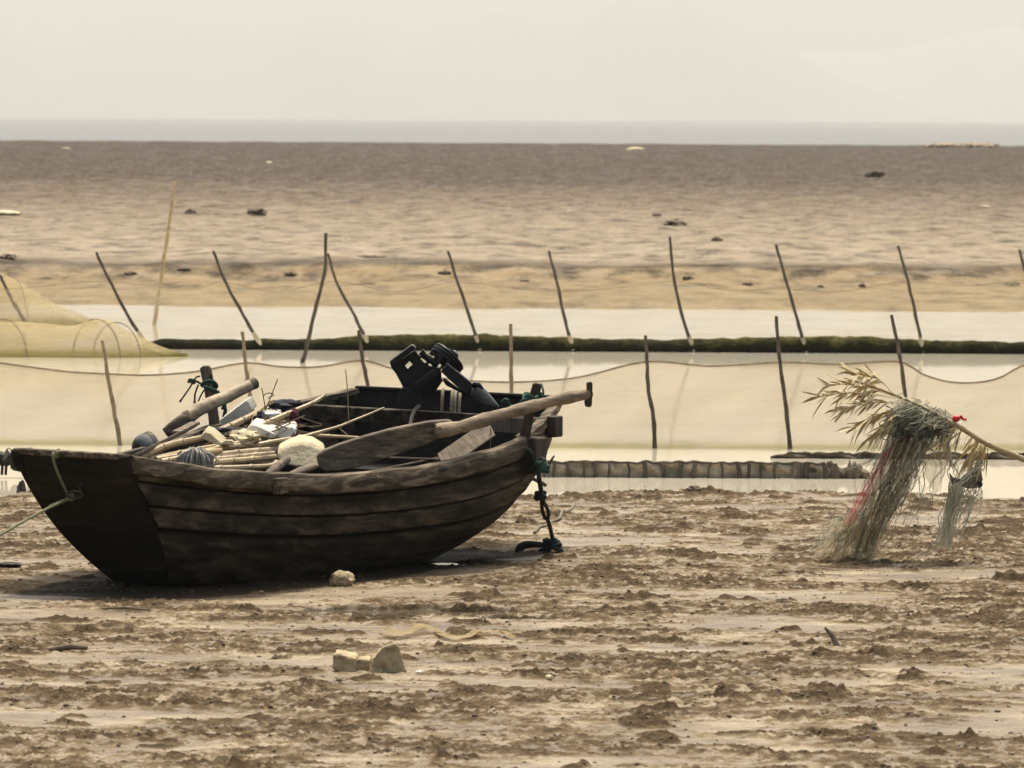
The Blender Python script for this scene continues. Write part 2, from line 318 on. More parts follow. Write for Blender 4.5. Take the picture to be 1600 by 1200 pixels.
# ------------------------------------------------------------------ mesh builder
class MB:
    def __init__(s): s.v = []; s.f = []
    def add(s, vs, fs):
        o = len(s.v); s.v += [Vector(v) for v in vs]; s.f += [tuple(i + o for i in f) for f in fs]; return s
    def tube(s, pts, r, n=8, caps=True, flat=1.0):
        pts = [Vector(p) for p in pts]; k = len(pts)
        rs = r if isinstance(r, (list, tuple)) else [r] * k
        vs = []; fs = []; up = None
        for i, p in enumerate(pts):
            t = (pts[min(i + 1, k - 1)] - pts[max(i - 1, 0)])
            if t.length < 1e-9: t = Vector((0, 0, 1))
            t.normalize()
            if up is None:
                up = Vector((0, 0, 1)) if abs(t.z) < .9 else Vector((0, 1, 0))
            a = t.cross(up)
            if a.length < 1e-6: a = t.orthogonal()
            a.normalize(); b = a.cross(t).normalized(); up = b
            for j in range(n):
                q = 2 * math.pi * j / n
                vs.append(p + a * (math.cos(q) * rs[i]) + b * (math.sin(q) * rs[i] * flat))
        for i in range(k - 1):
            for j in range(n):
                fs.append((i * n + j, i * n + (j + 1) % n, (i + 1) * n + (j + 1) % n, (i + 1) * n + j))
        if caps: fs.append(tuple(range(n - 1, -1, -1))); fs.append(tuple((k - 1) * n + j for j in range(n)))
        return s.add(vs, fs)
    def box(s, c, ax, ay, az):
        c = Vector(c); ax, ay, az = Vector(ax), Vector(ay), Vector(az)
        vs = [c + ax * i + ay * j + az * k for i in (-1, 1) for j in (-1, 1) for k in (-1, 1)]
        return s.add(vs, [(0, 1, 3, 2), (4, 6, 7, 5), (0, 4, 5, 1), (2, 3, 7, 6), (0, 2, 6, 4), (1, 5, 7, 3)])
    def prism(s, front, back):
        n = len(front); vs = list(front) + list(back)
        fs = [tuple(range(n)), tuple(range(2 * n - 1, n - 1, -1))]
        fs += [(i, i + n, (i + 1) % n + n, (i + 1) % n) for i in range(n)]
        return s.add(vs, fs)
    def pxprism(s, pts, Y, th, lean=(0, 0, 0)):
        """a solid whose outline stands at distance Y and has thickness th along the view depth"""
        off = Vector((lean[0], th, lean[2]))
        f = [at(x, y, Y) for x, y in pts]
        return s.prism(f, [p + off for p in f])
    def blob(s, c, rad, nz=.25, sub=3, seed=0, cut=None, freq=2.2):
        import bmesh
        bm = bmesh.new(); bmesh.ops.create_icosphere(bm, subdivisions=sub, radius=1)
        from mathutils import noise as mn
        vs = []
        for v in bm.verts:
            d = v.co.normalized()
            k = 1 + nz * mn.fractal(d * freq + Vector((seed * 3.7, seed * 1.3, 0)), .8, 2.0, 4)
            p = Vector((d.x * rad[0], d.y * rad[1], d.z * rad[2])) * k
            if cut is not None: p.z = max(p.z, cut)
            vs.append(Vector(c) + p)
        fs = [tuple(v.index for v in f.verts) for f in bm.faces]
        bm.free(); return s.add(vs, fs)
    def grid(s, rows, closed=False):
        r = len(rows); c = len(rows[0]); vs = [p for row in rows for p in row]; fs = []
        for i in range(r - 1):
            for j in range(c - 1 + (1 if closed else 0)):
                fs.append((i * c + j, i * c + (j + 1) % c, (i + 1) * c + (j + 1) % c, (i + 1) * c + j))
        return s.add(vs, fs)
    def build(s, name, mt, parent=None, smooth=True, origin=None, bevel=0, solid=0, local=False, subsurf=0):
        """links ONE object; vertices are world coordinates unless local"""
        vs = s.v
        if parent is not None:
            if not local:
                inv = WM[parent.name].inverted(); vs = [inv @ v for v in vs]
            loc = Vector((0, 0, 0))
        else:
            if origin is None:
                n = len(vs); origin = Vector((sum(v.x for v in vs) / n, sum(v.y for v in vs) / n, min(v.z for v in vs)))
            loc = Vector(origin); vs = [v - loc for v in vs]
        me = bpy.data.meshes.new(name); me.from_pydata([tuple(v) for v in vs], [], s.f); me.update()
        if smooth:
            me.polygons.foreach_set('use_smooth', [True] * len(me.polygons))
            me.set_sharp_from_angle(angle=math.radians(38))
        if mt: me.materials.append(mt)
        o = bpy.data.objects.new(name, me); COL.objects.link(o)
        o.location = loc
        if parent is not None: o.parent = parent; WM[o.name] = WM[parent.name].copy()
        else: WM[o.name] = Matrix.Translation(loc)
        if bevel:
            b = o.modifiers.new('bevel', 'BEVEL'); b.width = bevel; b.segments = 2; b.limit_method = 'ANGLE'; b.angle_limit = math.radians(40)
        if solid:
            b = o.modifiers.new('solid', 'SOLIDIFY'); b.thickness = solid; b.offset = 0
        if subsurf:
            b = o.modifiers.new('sub', 'SUBSURF'); b.levels = subsurf; b.render_levels = subsurf
        return o
WM = {}
def tag(o, label=None, cat=None, group=None, kind=None):
    for k, v in (('label', label), ('category', cat), ('group', group), ('kind', kind)):
        if v: o[k] = v
    return o
def empty(name, loc, label, cat, group=None, rz=0.0):
    o = bpy.data.objects.new(name, None); COL.objects.link(o); o.location = loc; o.rotation_euler = (0, 0, rz); o.empty_display_size = .2
    WM[o.name] = Matrix.Translation(Vector(loc)) @ Matrix.Rotation(rz, 4, 'Z')
    return tag(o, label, cat, group)
def smooth_path(pts, n):
    """Catmull-Rom through the points"""
    pts = [Vector(p) for p in pts]
    if len(pts) < 3: return [pts[0].lerp(pts[-1], i / n) for i in range(n + 1)]
    P = [pts[0] * 2 - pts[1]] + pts + [pts[-1] * 2 - pts[-2]]
    out = []; segs = len(pts) - 1
    for i in range(n + 1):
        u = i / n * segs; k = min(int(u), segs - 1); t = u - k
        a, b, c, d = P[k:k + 4]
        out.append(.5 * ((2 * b) + (c - a) * t + (2 * a - 5 * b + 4 * c - d) * t * t + (3 * b - a - 3 * c + d) * t ** 3))
    return out
def interp(tab, x):
    return float(np.interp(x, [a for a, b in tab], [b for a, b in tab]))

# ================================================================== SETTING
def build_ground():
    ys = [-14, -8, -3, 2, 7, 12, 16, 19, 21, 22.5, 23.5]
    y = 24.2
    while y < 44.5: ys.append(y); y += .017 + .011 * (y - 24) / 20
    while y < 47.5: ys.append(y); y += .06
    while y < 81: ys.append(y); y += 1.2
    while y < 110: ys.append(y); y += .13
    while y < 650: ys.append(y); y *= 1.006
    ys = np.array(ys)
    ui = np.linspace(-1, 1, 841); uo = np.linspace(0, 1, 41)[1:]
    X = []
    for yy in ys:
        hw = .102 * max(yy, 24) + .2; ow = .5 * max(yy, 24) + 14
        o = hw + (ow - hw) * uo ** 1.6
        X.append(np.concatenate([-o[::-1], ui * hw, o]))
    X = np.array(X); Y = np.repeat(ys[:, None], X.shape[1], 1)
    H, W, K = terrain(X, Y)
    r, c = X.shape
    co = np.stack([X, Y, H], -1).reshape(-1, 3).astype(np.float32)
    i = np.arange(r * c).reshape(r, c)
    q = np.stack([i[:-1, :-1], i[:-1, 1:], i[1:, 1:], i[1:, :-1]], -1).reshape(-1).astype(np.int32)
    me = bpy.data.meshes.new('mudflat')
    me.vertices.add(r * c); me.vertices.foreach_set('co', co.ravel())
    nf = (r - 1) * (c - 1)
    me.loops.add(nf * 4); me.loops.foreach_set('vertex_index', q)
    me.polygons.add(nf); me.polygons.foreach_set('loop_start', np.arange(0, nf * 4, 4, dtype=np.int32))
    me.polygons.foreach_set('loop_total', np.full(nf, 4, np.int32))
    me.polygons.foreach_set('use_smooth', np.ones(nf, bool))
    me.update(calc_edges=True)
    for nm, arr in (('wet_shade', W), ('clump', K)):
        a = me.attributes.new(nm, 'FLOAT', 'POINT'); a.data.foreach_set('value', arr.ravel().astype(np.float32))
    me.materials.append(M['mud'])
    o = bpy.data.objects.new('mudflat', me); COL.objects.link(o); tag(o, kind='structure')
build_ground()
def sheet(name, x0, x1, y0, y1, z, mt):
    o = MB().add([(x0, y0, z), (x1, y0, z), (x1, y1, z), (x0, y1, z)], [(0, 1, 2, 3)]).build(name, mt, smooth=False)
    return tag(o, kind='structure')
for x_, y_, rx_, ry_, _ in PUDDLES: sheet('puddle', x_ - rx_ * 1.5, x_ + rx_ * 1.5, y_ - ry_ * 1.5, y_ + ry_ * 1.5, PUDDLE_Z, M['puddle'])
sheet('pond_water', -70, 70, 42.5, 92, WL, M['pond'])
o = MB().grid([[Vector((x, y, z)) for x in (-4000, 0, 4000)] for y, z in ((600, -.18), (3000, -.18), (6500, -.18), (9000, -3.5), (17500, -24))]).build('sea_water', M['sea'], smooth=False)
tag(o, kind='structure')

def hills(prof, D, depth, seed):
    px0, px1 = prof[0][0], prof[-1][0]
    n = 150; rows = []
    for k in range(9):
        u = k / 8 * 2 - 1; row = []
        for i in range(n + 1):
            px = px0 + (px1 - px0) * i / n
            hgt = (185 - interp(prof, px)) / FPX * D
            hgt += 5 * float(fbm(np.array([px * .02]), np.array([seed + u * 2.0]), 4, seed)[0]) * 2
            prof_u = max(0, 1 - abs(u) ** 1.3)
            row.append(Vector(((px - 800) / FPX * D, D + u * depth + 60 * math.sin(i * .21 + k), max(-22.0, hgt * prof_u - 1.0))))
        rows.append(row)
    o = MB().grid(rows).build('hills', M['hill'])
    return tag(o, kind='structure')
hills([(-1400, 90), (-700, 30), (-300, 60), (0, 35), (50, 42), (100, 62), (150, 42), (220, 28), (300, 38), (380, 52), (430, 48), (500, 28), (570, 22), (640, 45), (700, 30), (780, 17), (860, 35), (900, 35), (940, 10), (1000, -6), (1060, -6), (1110, 15), (1180, 45), (1240, 75), (1300, 110), (1400, 150), (1500, 186)], 14500, 900, 3)
hills([(1000, 180), (1150, 110), (1250, 80), (1330, 77), (1400, 72), (1450, 62), (1500, 42), (1560, 38), (1620, 45), (1800, 20), (2200, 70), (3000, 100)], 16200, 900, 9)

# haze: the pale damp air over the flats
hz = MB().box((0, 8850, 167), (4500, 0, 0), (0, 9050, 0), (0, 0, 193)).build('haze', None, smooth=False)
mt = bpy.data.materials.new('haze_air'); mt.use_nodes = True; t = mt.node_tree; t.nodes.clear()
pv = t.nodes.new('ShaderNodeVolumePrincipled'); out = t.nodes.new('ShaderNodeOutputMaterial')
pv.inputs['Color'].default_value = (.97, .962, .93, 1); pv.inputs['Density'].default_value = .00011; pv.inputs['Anisotropy'].default_value = .25
t.links.new(pv.outputs[0], out.inputs['Volume']); hz.data.materials.append(mt); tag(hz, kind='stuff')

# ================================================================== BOAT
K5 = [0, .25, .5, .75, 1]
P_WG = [.378, .698, .965, 1.08, .750]; P_ZG = [.855, .708, .700, .829, 1.018]
P_WB = [.175, .4115, .506, .494, .631]; P_ZB = [.055, .003, -.004, .078, .541]
RK0, RK1, SB, HEEL = .80, .142, .8766, .0177
def spl(xs, ys, x):
    xs = np.array(xs, float); ys = np.array(ys, float); n = len(xs); A = np.zeros((n, n)); b = np.zeros(n); A[0, 0] = A[-1, -1] = 1
    hh = np.diff(xs)
    for i in range(1, n - 1):
        A[i, i - 1] = hh[i - 1]; A[i, i] = 2 * (hh[i - 1] + hh[i]); A[i, i + 1] = hh[i]; b[i] = 6 * ((ys[i + 1] - ys[i]) / hh[i] - (ys[i] - ys[i - 1]) / hh[i - 1])
    Mm = np.linalg.solve(A, b); i = int(np.clip(np.searchsorted(xs, x) - 1, 0, n - 2)); tt = x - xs[i]; H = hh[i]
    return float(ys[i] + tt * ((ys[i + 1] - ys[i]) / H - H * (2 * Mm[i] + Mm[i + 1]) / 6) + tt * tt * Mm[i] / 2 + tt ** 3 * (Mm[i + 1] - Mm[i]) / (6 * H))
TB = [0, .16, .35, .53, 1.0001]
def lap(tt):
    for a, b in zip(TB, TB[1:]):
        if a <= tt < b:
            q = (tt - a) / (b - a)
            if q < .09 and a > 0: return -.008
            return .002 + (.028 if b < .99 else .012) * q - .012 * max(0, (q - .9) / .1) ** 2
    return 0
def bp(s, tt, side, inset=0.0, dz=0.0, x_off=0.0):
    """point of the hull in the boat's own axes: s along, tt from gunwale (0) to bottom edge (1), side +1 = near"""
    wg, zg, wb, zb = spl(K5, P_WG, s), spl(K5, P_ZG, s), spl(K5, P_WB, s), spl(K5, P_ZB, s)
    x = RK0 * max(tt, 0) ** 1.2 * (1 - s) + (B_L - RK1 * tt) * s + x_off
    w_ = wb + (wg - wb) * (1 - tt ** 3.0) - inset
    z = zg + (zb - zg) * tt + dz
    return Vector((x, -side * w_, z - side * w_ * math.sin(HEEL)))
boat = empty('rowing_boat', (B_X, B_Y, 0), 'weathered dark wooden sampan lying tilted on the mudflat', 'boat', rz=B_TH)
BW = WM[boat.name]
def bw(s, tt, side, **k): return BW @ bp(s, tt, side, **k)

ss = [i / 64 for i in range(65)]
tt_list = []
for a, b in zip(TB, TB[1:]):
    for q in (0.0, .06, .12, .3, .55, .8, .93, .985): tt_list.append(min(a + (b - a) * q, 1))
hull = MB()
for side in (1, -1):
    rows = []
    for s in ss:
        wob = .004 * math.sin(s * 41 + side) + .003 * math.sin(s * 97)
        rows.append([bp(s, tt, side, inset=-lap(tt) * (1 - .6 * max(0, s - .8) / .2) - wob * (tt > .1)) for tt in tt_list])
    rows2 = [[bp(s, tt, side, inset=.035) for tt in (0, .2, .4, .6, .8, .93)] for s in ss]
    if side == -1: rows = [r[::-1] for r in rows]
    else: rows2 = [r[::-1] for r in rows2]
    hull.grid(rows); hull.grid(rows2)
    hull.grid([[bp(s, 0, side, inset=-.012), bp(s, 0, side, inset=.035)] for s in ss])
bot = []
for s in ss:
    a, b = bp(s, 1, 1, inset=-.02), bp(s, 1, -1, inset=-.02)
    bot.append([a.lerp(b, q) - Vector((0, 0, .03 * (1 - abs(2 * q - 1)))) for q in (0, .2, .4, .6, .8, 1)])
hull.grid(bot)
hull_o = hull.build('hull', M['hull'], boat, local=True)
wv, gv = [0.0] * len(hull_o.data.vertices), [0.0] * len(hull_o.data.vertices)
ptr = 0
for side in (1, -1):
    lst = tt_list if side == 1 else tt_list[::-1]
    for i in range(65):
        for tt in lst:
            for a, b in zip(TB, TB[1:]):
                if a <= tt < b:
                    q = (tt - a) / (b - a); wv[ptr] = (max(0, q - .35) / .65) * (.8 if tt < .54 else .22); gv[ptr] = 1.0 if (q < .09 and a > 0) else 0.0  # paler towards each lower lip: rubbed wood plus painted light
            ptr += 1
    ptr += 65 * 6 + 65 * 2
for nm, arr in (('worn_lit', wv), ('groove', gv)):
    hull_o.data.attributes.new(nm, 'FLOAT', 'POINT').data.foreach_set('value', arr)
flo = []
for s in [.02 + .96 * i / 30 for i in range(31)]:
    a, b = bp(s, .9, 1, inset=.036), bp(s, .9, -1, inset=.036); flo.append([a, a.lerp(b, .5), b])
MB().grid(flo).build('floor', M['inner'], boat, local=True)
def panel(s, name, mt, thick, xo, inset, cap, cm):
    n = 14; rows = []
    for i in range(n + 1):
        tt = i / n; a = bp(s, tt, 1, inset=inset, x_off=xo); b = bp(s, tt, -1, inset=inset, x_off=xo)
        rows.append([a.lerp(b, q / 8) for q in range(9)])
    mb = MB(); mb.grid(rows); back = [[p + Vector((thick, 0, 0)) for p in r] for r in rows]; mb.grid([r[::-1] for r in back])
    for r1, r2 in ((rows[0], back[0]), (rows[-1], back[-1])): mb.grid([r1, r2])
    mb.grid([[r[0] for r in rows], [r[0] for r in back]]); mb.grid([[r[-1] for r in rows], [r[-1] for r in back]])
    o = mb.build(name, mt, boat, local=True)
    a = bp(s, 0, 1, inset=-.004, x_off=xo, dz=.012); b = bp(s, 0, -1, inset=-.004, x_off=xo, dz=.012)
    d = (b - a) / 2
    MB().box((a + b) / 2 + Vector((thick / 2, 0, 0)), (thick * .75, 0, 0), d, (0, 0, cap)).build('top_cap', cm, boat, local=True, bevel=.008)
    return o
panel(0, 'bow_panel', M['bow'], .05, -.028, -.004, .018, M['rail'])
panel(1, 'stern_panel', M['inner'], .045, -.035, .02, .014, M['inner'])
# rounded corner posts of the bow
for side in (1, -1):
    MB().tube([bp(0, -.03, side, inset=.012, x_off=-.02), bp(0, .04, side, inset=.012, x_off=-.02), bp(0, .12, side, inset=.012, x_off=-.02)], [.036, .042, .036], 10).build('corner_post', M['bow'], boat, local=True, bevel=.01)
# gunwale rails
for side in (1, -1):
    s0, s1 = .004, .752
    mb = MB(); rows = []
    for i in range(61):
        s = s0 + (s1 - s0) * i / 60
        dp = (.080 + .014 * min(1, s / .4)) * (1 - max(0, (s - .70) / .052) ** 2 * .25)
        k = .7 + .4 * min(1, s / .35)
        wv = .004 * math.sin(s * 33) + .003 * math.sin(s * 71 + 1)
        sec = [(.02, .012), (-.012, .022), (-.045 * k, .012), (-.060 * k, -.02), (-.064 * k, -.06), (-.058 * k, -dp), (-.02, -dp - .006), (.02, -dp + .02)]
        rows.append([bp(s, 0, side, inset=a - wv * (a < 0), dz=z + wv) for a, z in sec])
    if side == -1: rows = [r[::-1] for r in rows]
    mb.grid(rows, closed=True); mb.add(rows[0], [tuple(range(8))]); mb.add(rows[-1], [tuple(range(7, -1, -1))])
    mb.build('gunwale', M['rail'], boat, local=True)
    # cap of the raised after side
    rows = []
    for i in range(21):
        s = .757 + (.992 - .757) * i / 20
        sec = [(.045, .014), (-.026, .014), (-.030, -.035), (.045, -.02)]
        rows.append([bp(s, 0, side, inset=a, dz=z + .004 * math.sin(i * 1.7)) for a, z in sec])
    if side == -1: rows = [r[::-1] for r in rows]
    mb = MB().grid(rows, closed=True); mb.add(rows[0], [(0, 1, 2, 3)]); mb.add(rows[-1], [(3, 2, 1, 0)])
    mb.build('side_cap', M['rail'], boat, local=True)
    # block that carries the oar post
    c = bp(.772, .16, side, inset=-.055)
    MB().box(c, (.085, 0, 0), (0, -.062 * side, 0), (0, 0, .115)).build('post_block', M['brown'] if side > 0 else M['hull'], boat, local=True, bevel=.012)
# knee blocks on the near rail, cavity in it
c = bp(.232, .085, 1, inset=-.076); MB().box(c, (.06, .005, 0), (0, -.03, 0), (0, 0, .05)).build('rail_cleat', M['rail'], boat, local=True, bevel=.012)
a = bp(.545, .03, 1, inset=-.066); MB().blob(a, (.075, .010, .022), .25, 2, 4).build('rail_knothole', M['black'], boat, local=True)
# crossbeam with end blocks
a, b = bp(SB, 0, 1, inset=-.05, dz=-.04), bp(SB, 0, -1, inset=-.03, dz=-.03)
MB().box((a + b) / 2, (.045, 0, 0), (b - a) / 2, (0, 0, .052)).build('crossbeam', M['hull'], boat, local=True, bevel=.01)
MB().box(a + Vector((0, -.02, 0)), (.055, 0, 0), (0, .035, 0), (0, 0, .068)).build('beam_block', M['brown'], boat, local=True, bevel=.01)
MB().box(a.lerp(b, .13) + Vector((-.052, 0, -.004)), (.007, 0, 0), (b - a) * .11, (0, 0, .05)).build('beam_patch', M['post'], boat, local=True, bevel=.004)
# lower thwart and bulkhead that hold the bow deck
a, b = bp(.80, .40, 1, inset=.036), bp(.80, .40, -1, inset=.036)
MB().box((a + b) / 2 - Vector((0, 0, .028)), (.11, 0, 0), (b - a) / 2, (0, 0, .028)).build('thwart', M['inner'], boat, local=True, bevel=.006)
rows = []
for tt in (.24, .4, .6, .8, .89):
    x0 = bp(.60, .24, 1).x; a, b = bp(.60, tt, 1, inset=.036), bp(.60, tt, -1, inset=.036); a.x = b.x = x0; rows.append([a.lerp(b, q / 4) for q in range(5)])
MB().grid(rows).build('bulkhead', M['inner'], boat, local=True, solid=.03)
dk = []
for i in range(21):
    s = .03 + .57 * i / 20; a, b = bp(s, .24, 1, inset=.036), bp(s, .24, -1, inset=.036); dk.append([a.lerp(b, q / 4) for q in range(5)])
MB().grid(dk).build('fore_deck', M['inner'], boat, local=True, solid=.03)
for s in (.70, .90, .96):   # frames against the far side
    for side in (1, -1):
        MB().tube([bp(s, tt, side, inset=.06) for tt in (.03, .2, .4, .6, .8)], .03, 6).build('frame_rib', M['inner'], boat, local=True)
# oar posts
def Yb(s, side): return B_Y + B_L * s * math.sin(B_TH) - side * math.cos(B_TH)
YP = Yb(.772, 1.13)
o = MB().pxprism([(806, 722), (812, 680), (821, 640), (832, 601), (836, 598), (845, 600), (846, 606), (835, 645), (828, 685), (822, 722)], YP - .03, .075).build('oar_post', M['brown'], boat, bevel=.007)
YF = Yb(.74, -1.02)
far_post = MB().pxprism([(312, 576), (316, 572), (326, 571), (330, 576), (334, 600), (337, 620), (342, 655), (345, 690), (329, 690), (325, 650), (319, 610)], YF, .07).build('oar_post', M['post'], boat, bevel=.007)
MB().pxprism([(327, 586), (331, 585), (332, 600), (328, 602)], YF - .004, .05).build('post_slot', M['black'], far_post)
# bow ring and staple
c = at(118, 772, B_Y - .0)
cc = [c + Vector((.045 * math.cos(q), -.05 - .03 * math.sin(q) * .3, .022 * math.sin(q))) for q in [2 * math.pi * i / 20 for i in range(21)]]
MB().tube(cc, .007, 7).build('bow_ring', M['brown'], boat)
c2 = at(124, 766, B_Y + .0); MB().tube([c2 + Vector((0, .12, -.01)), c2 + Vector((0, -.02, 0)), c2 + Vector((.006, -.025, .03)), c2 + Vector((.006, .12, .04))], .008, 6).build('staple', M['brown'], boat)

# ------------------------------------------------------------------ things on the boat
# oar
oar = empty('oar', at(497, 715, 34.75), 'long wooden oar with broad blade lashed to the post at the stern', 'oar')
def oarY(px): return 34.75 + (px - 497) / (918 - 497) * (36.15 - 34.75)
ol = [(495, 714), (498, 706), (506, 701), (535, 690), (570, 679), (610, 668), (645, 661), (672, 656), (700, 654), (707, 656), (706, 664), (690, 667), (688, 681), (664, 693), (640, 701), (610, 711), (585, 720), (560, 728), (530, 733), (508, 734), (499, 728)]
fr = [at(x, y, oarY(x)) - Vector((0, 0, .012)) for x, y in ol]
MB().prism(fr, [p + Vector((-.006, .040, .010)) for p in fr]).build('blade', M['blade'], oar, bevel=.008)
pth = smooth_path([at(x, y, oarY(x) - .02) for x, y in [(680, 674), (720, 667), (770, 652), (820, 638), (870, 625), (922, 615)]], 26)
n = len(pth); MB().tube(pth, [.045 - .010 * i / n + .004 * math.sin(i * .9) + .002 * math.sin(i * 2.3) for i in range(n)], 12).build('shaft', M['oar'], oar)
e0 = at(686, 672, oarY(686) - .055); MB().box(e0, (.02, .01, .005), (0, .03, 0), (-.004, 0, .028)).build('splice', M['oar'], oar, bevel=.01)
MB().pxprism([(916, 598), (924, 596), (926, 600), (925, 634), (922, 637), (914, 635), (913, 628), (917, 618)], oarY(920) - .05, .06).build('handle', M['brown'], oar, bevel=.008)
# green cord round post and oar
def knot(c, r, turns, rad, seed, sq=(1, 1, 1)):
    rn = random.Random(seed); pts = []
    ph = rn.random() * 6
    for i in range(turns * 14 + 1):
        q = i / 14 * 2 * math.pi
        pts.append(Vector(c) + Vector((r * math.cos(q) * sq[0] * (.8 + .3 * math.sin(q * .37 + ph)), r * math.sin(q) * sq[1], r * sq[2] * (.6 * math.sin(q * 1.5 + ph) + .35 * math.cos(q * .61)))))
    return pts
gc = MB()
c = at(829, 627, YP - .03)
gc.tube(knot(c, .07, 5, .012, 3, (.85, 1.2, .75)), .010, 6)
gc.tube(smooth_path([at(798, 635, YP - .12), at(815, 634, YP - .13), at(835, 630, YP - .14), at(850, 622, YP - .1)], 14), .010, 6)
gc.tube(smooth_path([at(846, 600, YP - .05), at(849, 612, YP - .1), at(848, 624, YP - .1), at(851, 636, YP - .09), at(843, 642, YP - .09)], 14), .007, 6)
gc.tube(knot(at(848, 630, YP - .06), .03, 4, .01, 8), .009, 6)
gc.tube(smooth_path([at(786, 628, YP - .1), at(791, 624, YP - .12), at(795, 632, YP - .1), at(800, 635, YP - .1)], 10), .018, 6, flat=.5)
gc.build('cord', M['green'], None); tag(bpy.data.objects['cord'], 'dark green cord lashing the oar to the brown stern post', 'cord')

# half-split bamboo trunk tied to the far post
tr = empty('split_bamboo_trunk', at(258, 672, 36.4), 'thick grey bamboo trunk tied slantwise to the far upright post', 'bamboo trunk')
def trY(px): return 36.35 + (px - 258) / 140 * .45
pth = [at(x, y, trY(x)) for x, y in [(292, 653), (310, 640), (330, 630), (350, 622), (372, 611), (395, 600)]]
pp = smooth_path(pth, 30); n = len(pp)
MB().tube(pp, [.048 - .012 * i / n + (.004 if i in (9, 20) else 0) for i in range(n)], 14).build('cane', M['bamboo_grey'], tr)
sp = smooth_path([at(256, 672, 36.33), at(275, 661, 36.38), at(298, 649, 36.45)], 12)
mb = MB(); rows = []
for i, p in enumerate(sp):
    tdir = (sp[min(i + 1, 12)] - sp[max(i - 1, 0)]).normalized(); a = tdir.cross(Vector((0, -1, 0))).normalized()
    r = .050 if i > 3 else .046 + .002 * i
    rows.append([p + a * (r * math.cos(q)) + Vector((0, -1, 0)) * (r * math.sin(q)) for q in [-.6 + (2.4 + .06 * i) * j / 10 for j in range(11)]])
mb.grid(rows).build('split_end', M['blade'], tr, solid=.012)
MB().tube(smooth_path([at(285, 650, 36.4), at(310, 637, 36.52), at(340, 620, 36.6)], 8), .012, 6).build('splinter', M['black'], tr)
MB().tube([at(391, 602, 36.77), at(398, 598.5, 36.80)], [.036, .040], 12).build('node', M['post'], tr)
gk = MB()
c = at(327, 601, YF - .02); gk.tube(knot(c, .055, 4, .01, 5, (.9, 1.1, .6)), .009, 6)
for pts in ([(315, 600), (305, 595), (297, 593), (294, 598)], [(324, 608), (338, 613), (347, 622), (352, 634), (349, 652)], [(318, 604), (330, 607), (343, 614), (350, 628), (347, 640)], [(350, 630), (353, 642), (350, 650)], [(302, 594), (299, 596), (304, 599), (296, 596)]):
    gk.tube(smooth_path([at(x, y, YF - .10 - .006 * i) for i, (x, y) in enumerate(pts)], 14), .009, 6)
tag(gk.build('cord', M['green']), 'frayed green cord round the far post and grey bamboo trunk', 'cord')
bkc = MB()
for pts in ([(313, 588), (306, 590), (297, 605), (288, 618), (281, 628)], [(319, 609), (312, 622), (306, 640), (300, 662)], [(310, 601), (305, 615), (304, 630)]):
    bkc.tube(smooth_path([at(x, y, YF - .12) for x, y in pts], 14), [.006] * 13 + [.008, .009], 6)
tag(bkc.build('cord', M['black']), 'thin loose black cord dangling left of the far post', 'cord')

def cane(pts, z0, r, label, grp='bamboo canes heaped in the boat', m='bamboo', n=24, node=7, taper=.75, Y=None, name='bamboo_cane'):
    q = smooth_path([at(x, y, yy) for x, y, yy in pts], n)
    L = sum((q[i + 1] - q[i]).length for i in range(n)); rs = []; qq = []
    for i, p in enumerate(q):
        k = r * (1 - (1 - taper) * i / n)
        if i % node == node // 2 and 0 < i < n:
            e = (q[i + 1] - q[i - 1]).normalized() * .006
            qq += [p - e * 1.6, p - e * .6, p + e * .6, p + e * 1.6]; rs += [k, k * 1.22, k * 1.16, k]
        else: qq.append(p); rs.append(k)
    o = MB().tube(qq, rs, 9).build(name, M[m]); return tag(o, label, 'bamboo cane', grp)
cane([(217, 716, 35.0), (262, 696, 35.3), (315, 684, 35.6)], 0, .026, 'pale cane rising from the near bow corner under the grey plank')
cane([(234, 718, 35.1), (290, 706, 35.4), (341, 696, 35.7)], 0, .020, 'thin brown cane second below the grey plank')
cane([(243, 719, 34.95), (320, 706, 35.3), (349, 699, 35.5), (390, 697, 35.7), (437, 699, 35.9)], 0, .024, 'long pale cane crossing above the grey rope bundle')
cane([(326, 714, 35.2), (380, 707, 35.5), (434, 702, 35.8)], 0, .026, 'greyish cane starting right behind the rope bundle', m='bamboo_grey')
cane([(330, 719, 35.1), (380, 713, 35.4), (428, 708, 35.7)], 0, .020, 'grey cane wedged in the middle of the stacked canes', m='bamboo_grey')
cane([(328, 724, 35.0), (372, 720, 35.2), (430, 714, 35.5)], 0, .025, 'straight pale cane touching the left edge of the big cream foam')
cane([(322, 733, 34.85), (380, 731, 35.0), (424, 728, 35.2), (432, 722, 35.3)], 0, .022, 'lowest pale cane bent up at its right end')
cane([(252, 722, 34.8), (280, 716, 34.9), (305, 708, 35.0), (345, 704, 35.3)], 0, .022, 'short pale cane just left of the rope bundle')
cane([(330, 680, 35.9), (365, 664, 36.1), (401, 646, 36.3)], 0, .028, 'thick pale cane leaning up towards the dirty foam board')
cane([(395, 662, 36.1), (402, 645, 36.2), (418, 632, 36.3), (427, 627, 36.3)], 0, .014, 'forked pale twig cane above the thick leaning cane', node=9)
cane([(364, 695, 35.6), (405, 688, 35.8), (448, 680, 36.0)], 0, .022, 'brown cane lying under the small white foam block', m='bamboo')
cane([(404, 667, 35.8), (430, 655, 35.9), (460, 642, 36.0), (492, 628, 36.1), (507, 618, 36.15)], 0, .020, 'pale cane with crimson rag sticking up over the dark hull', taper=.55)
cane([(404, 695, 35.4), (440, 688, 35.5), (483, 681, 35.7), (520, 682, 35.9), (560, 684, 36.0)], 0, .017, 'thin pale cane reaching behind the oar blade', taper=.6)
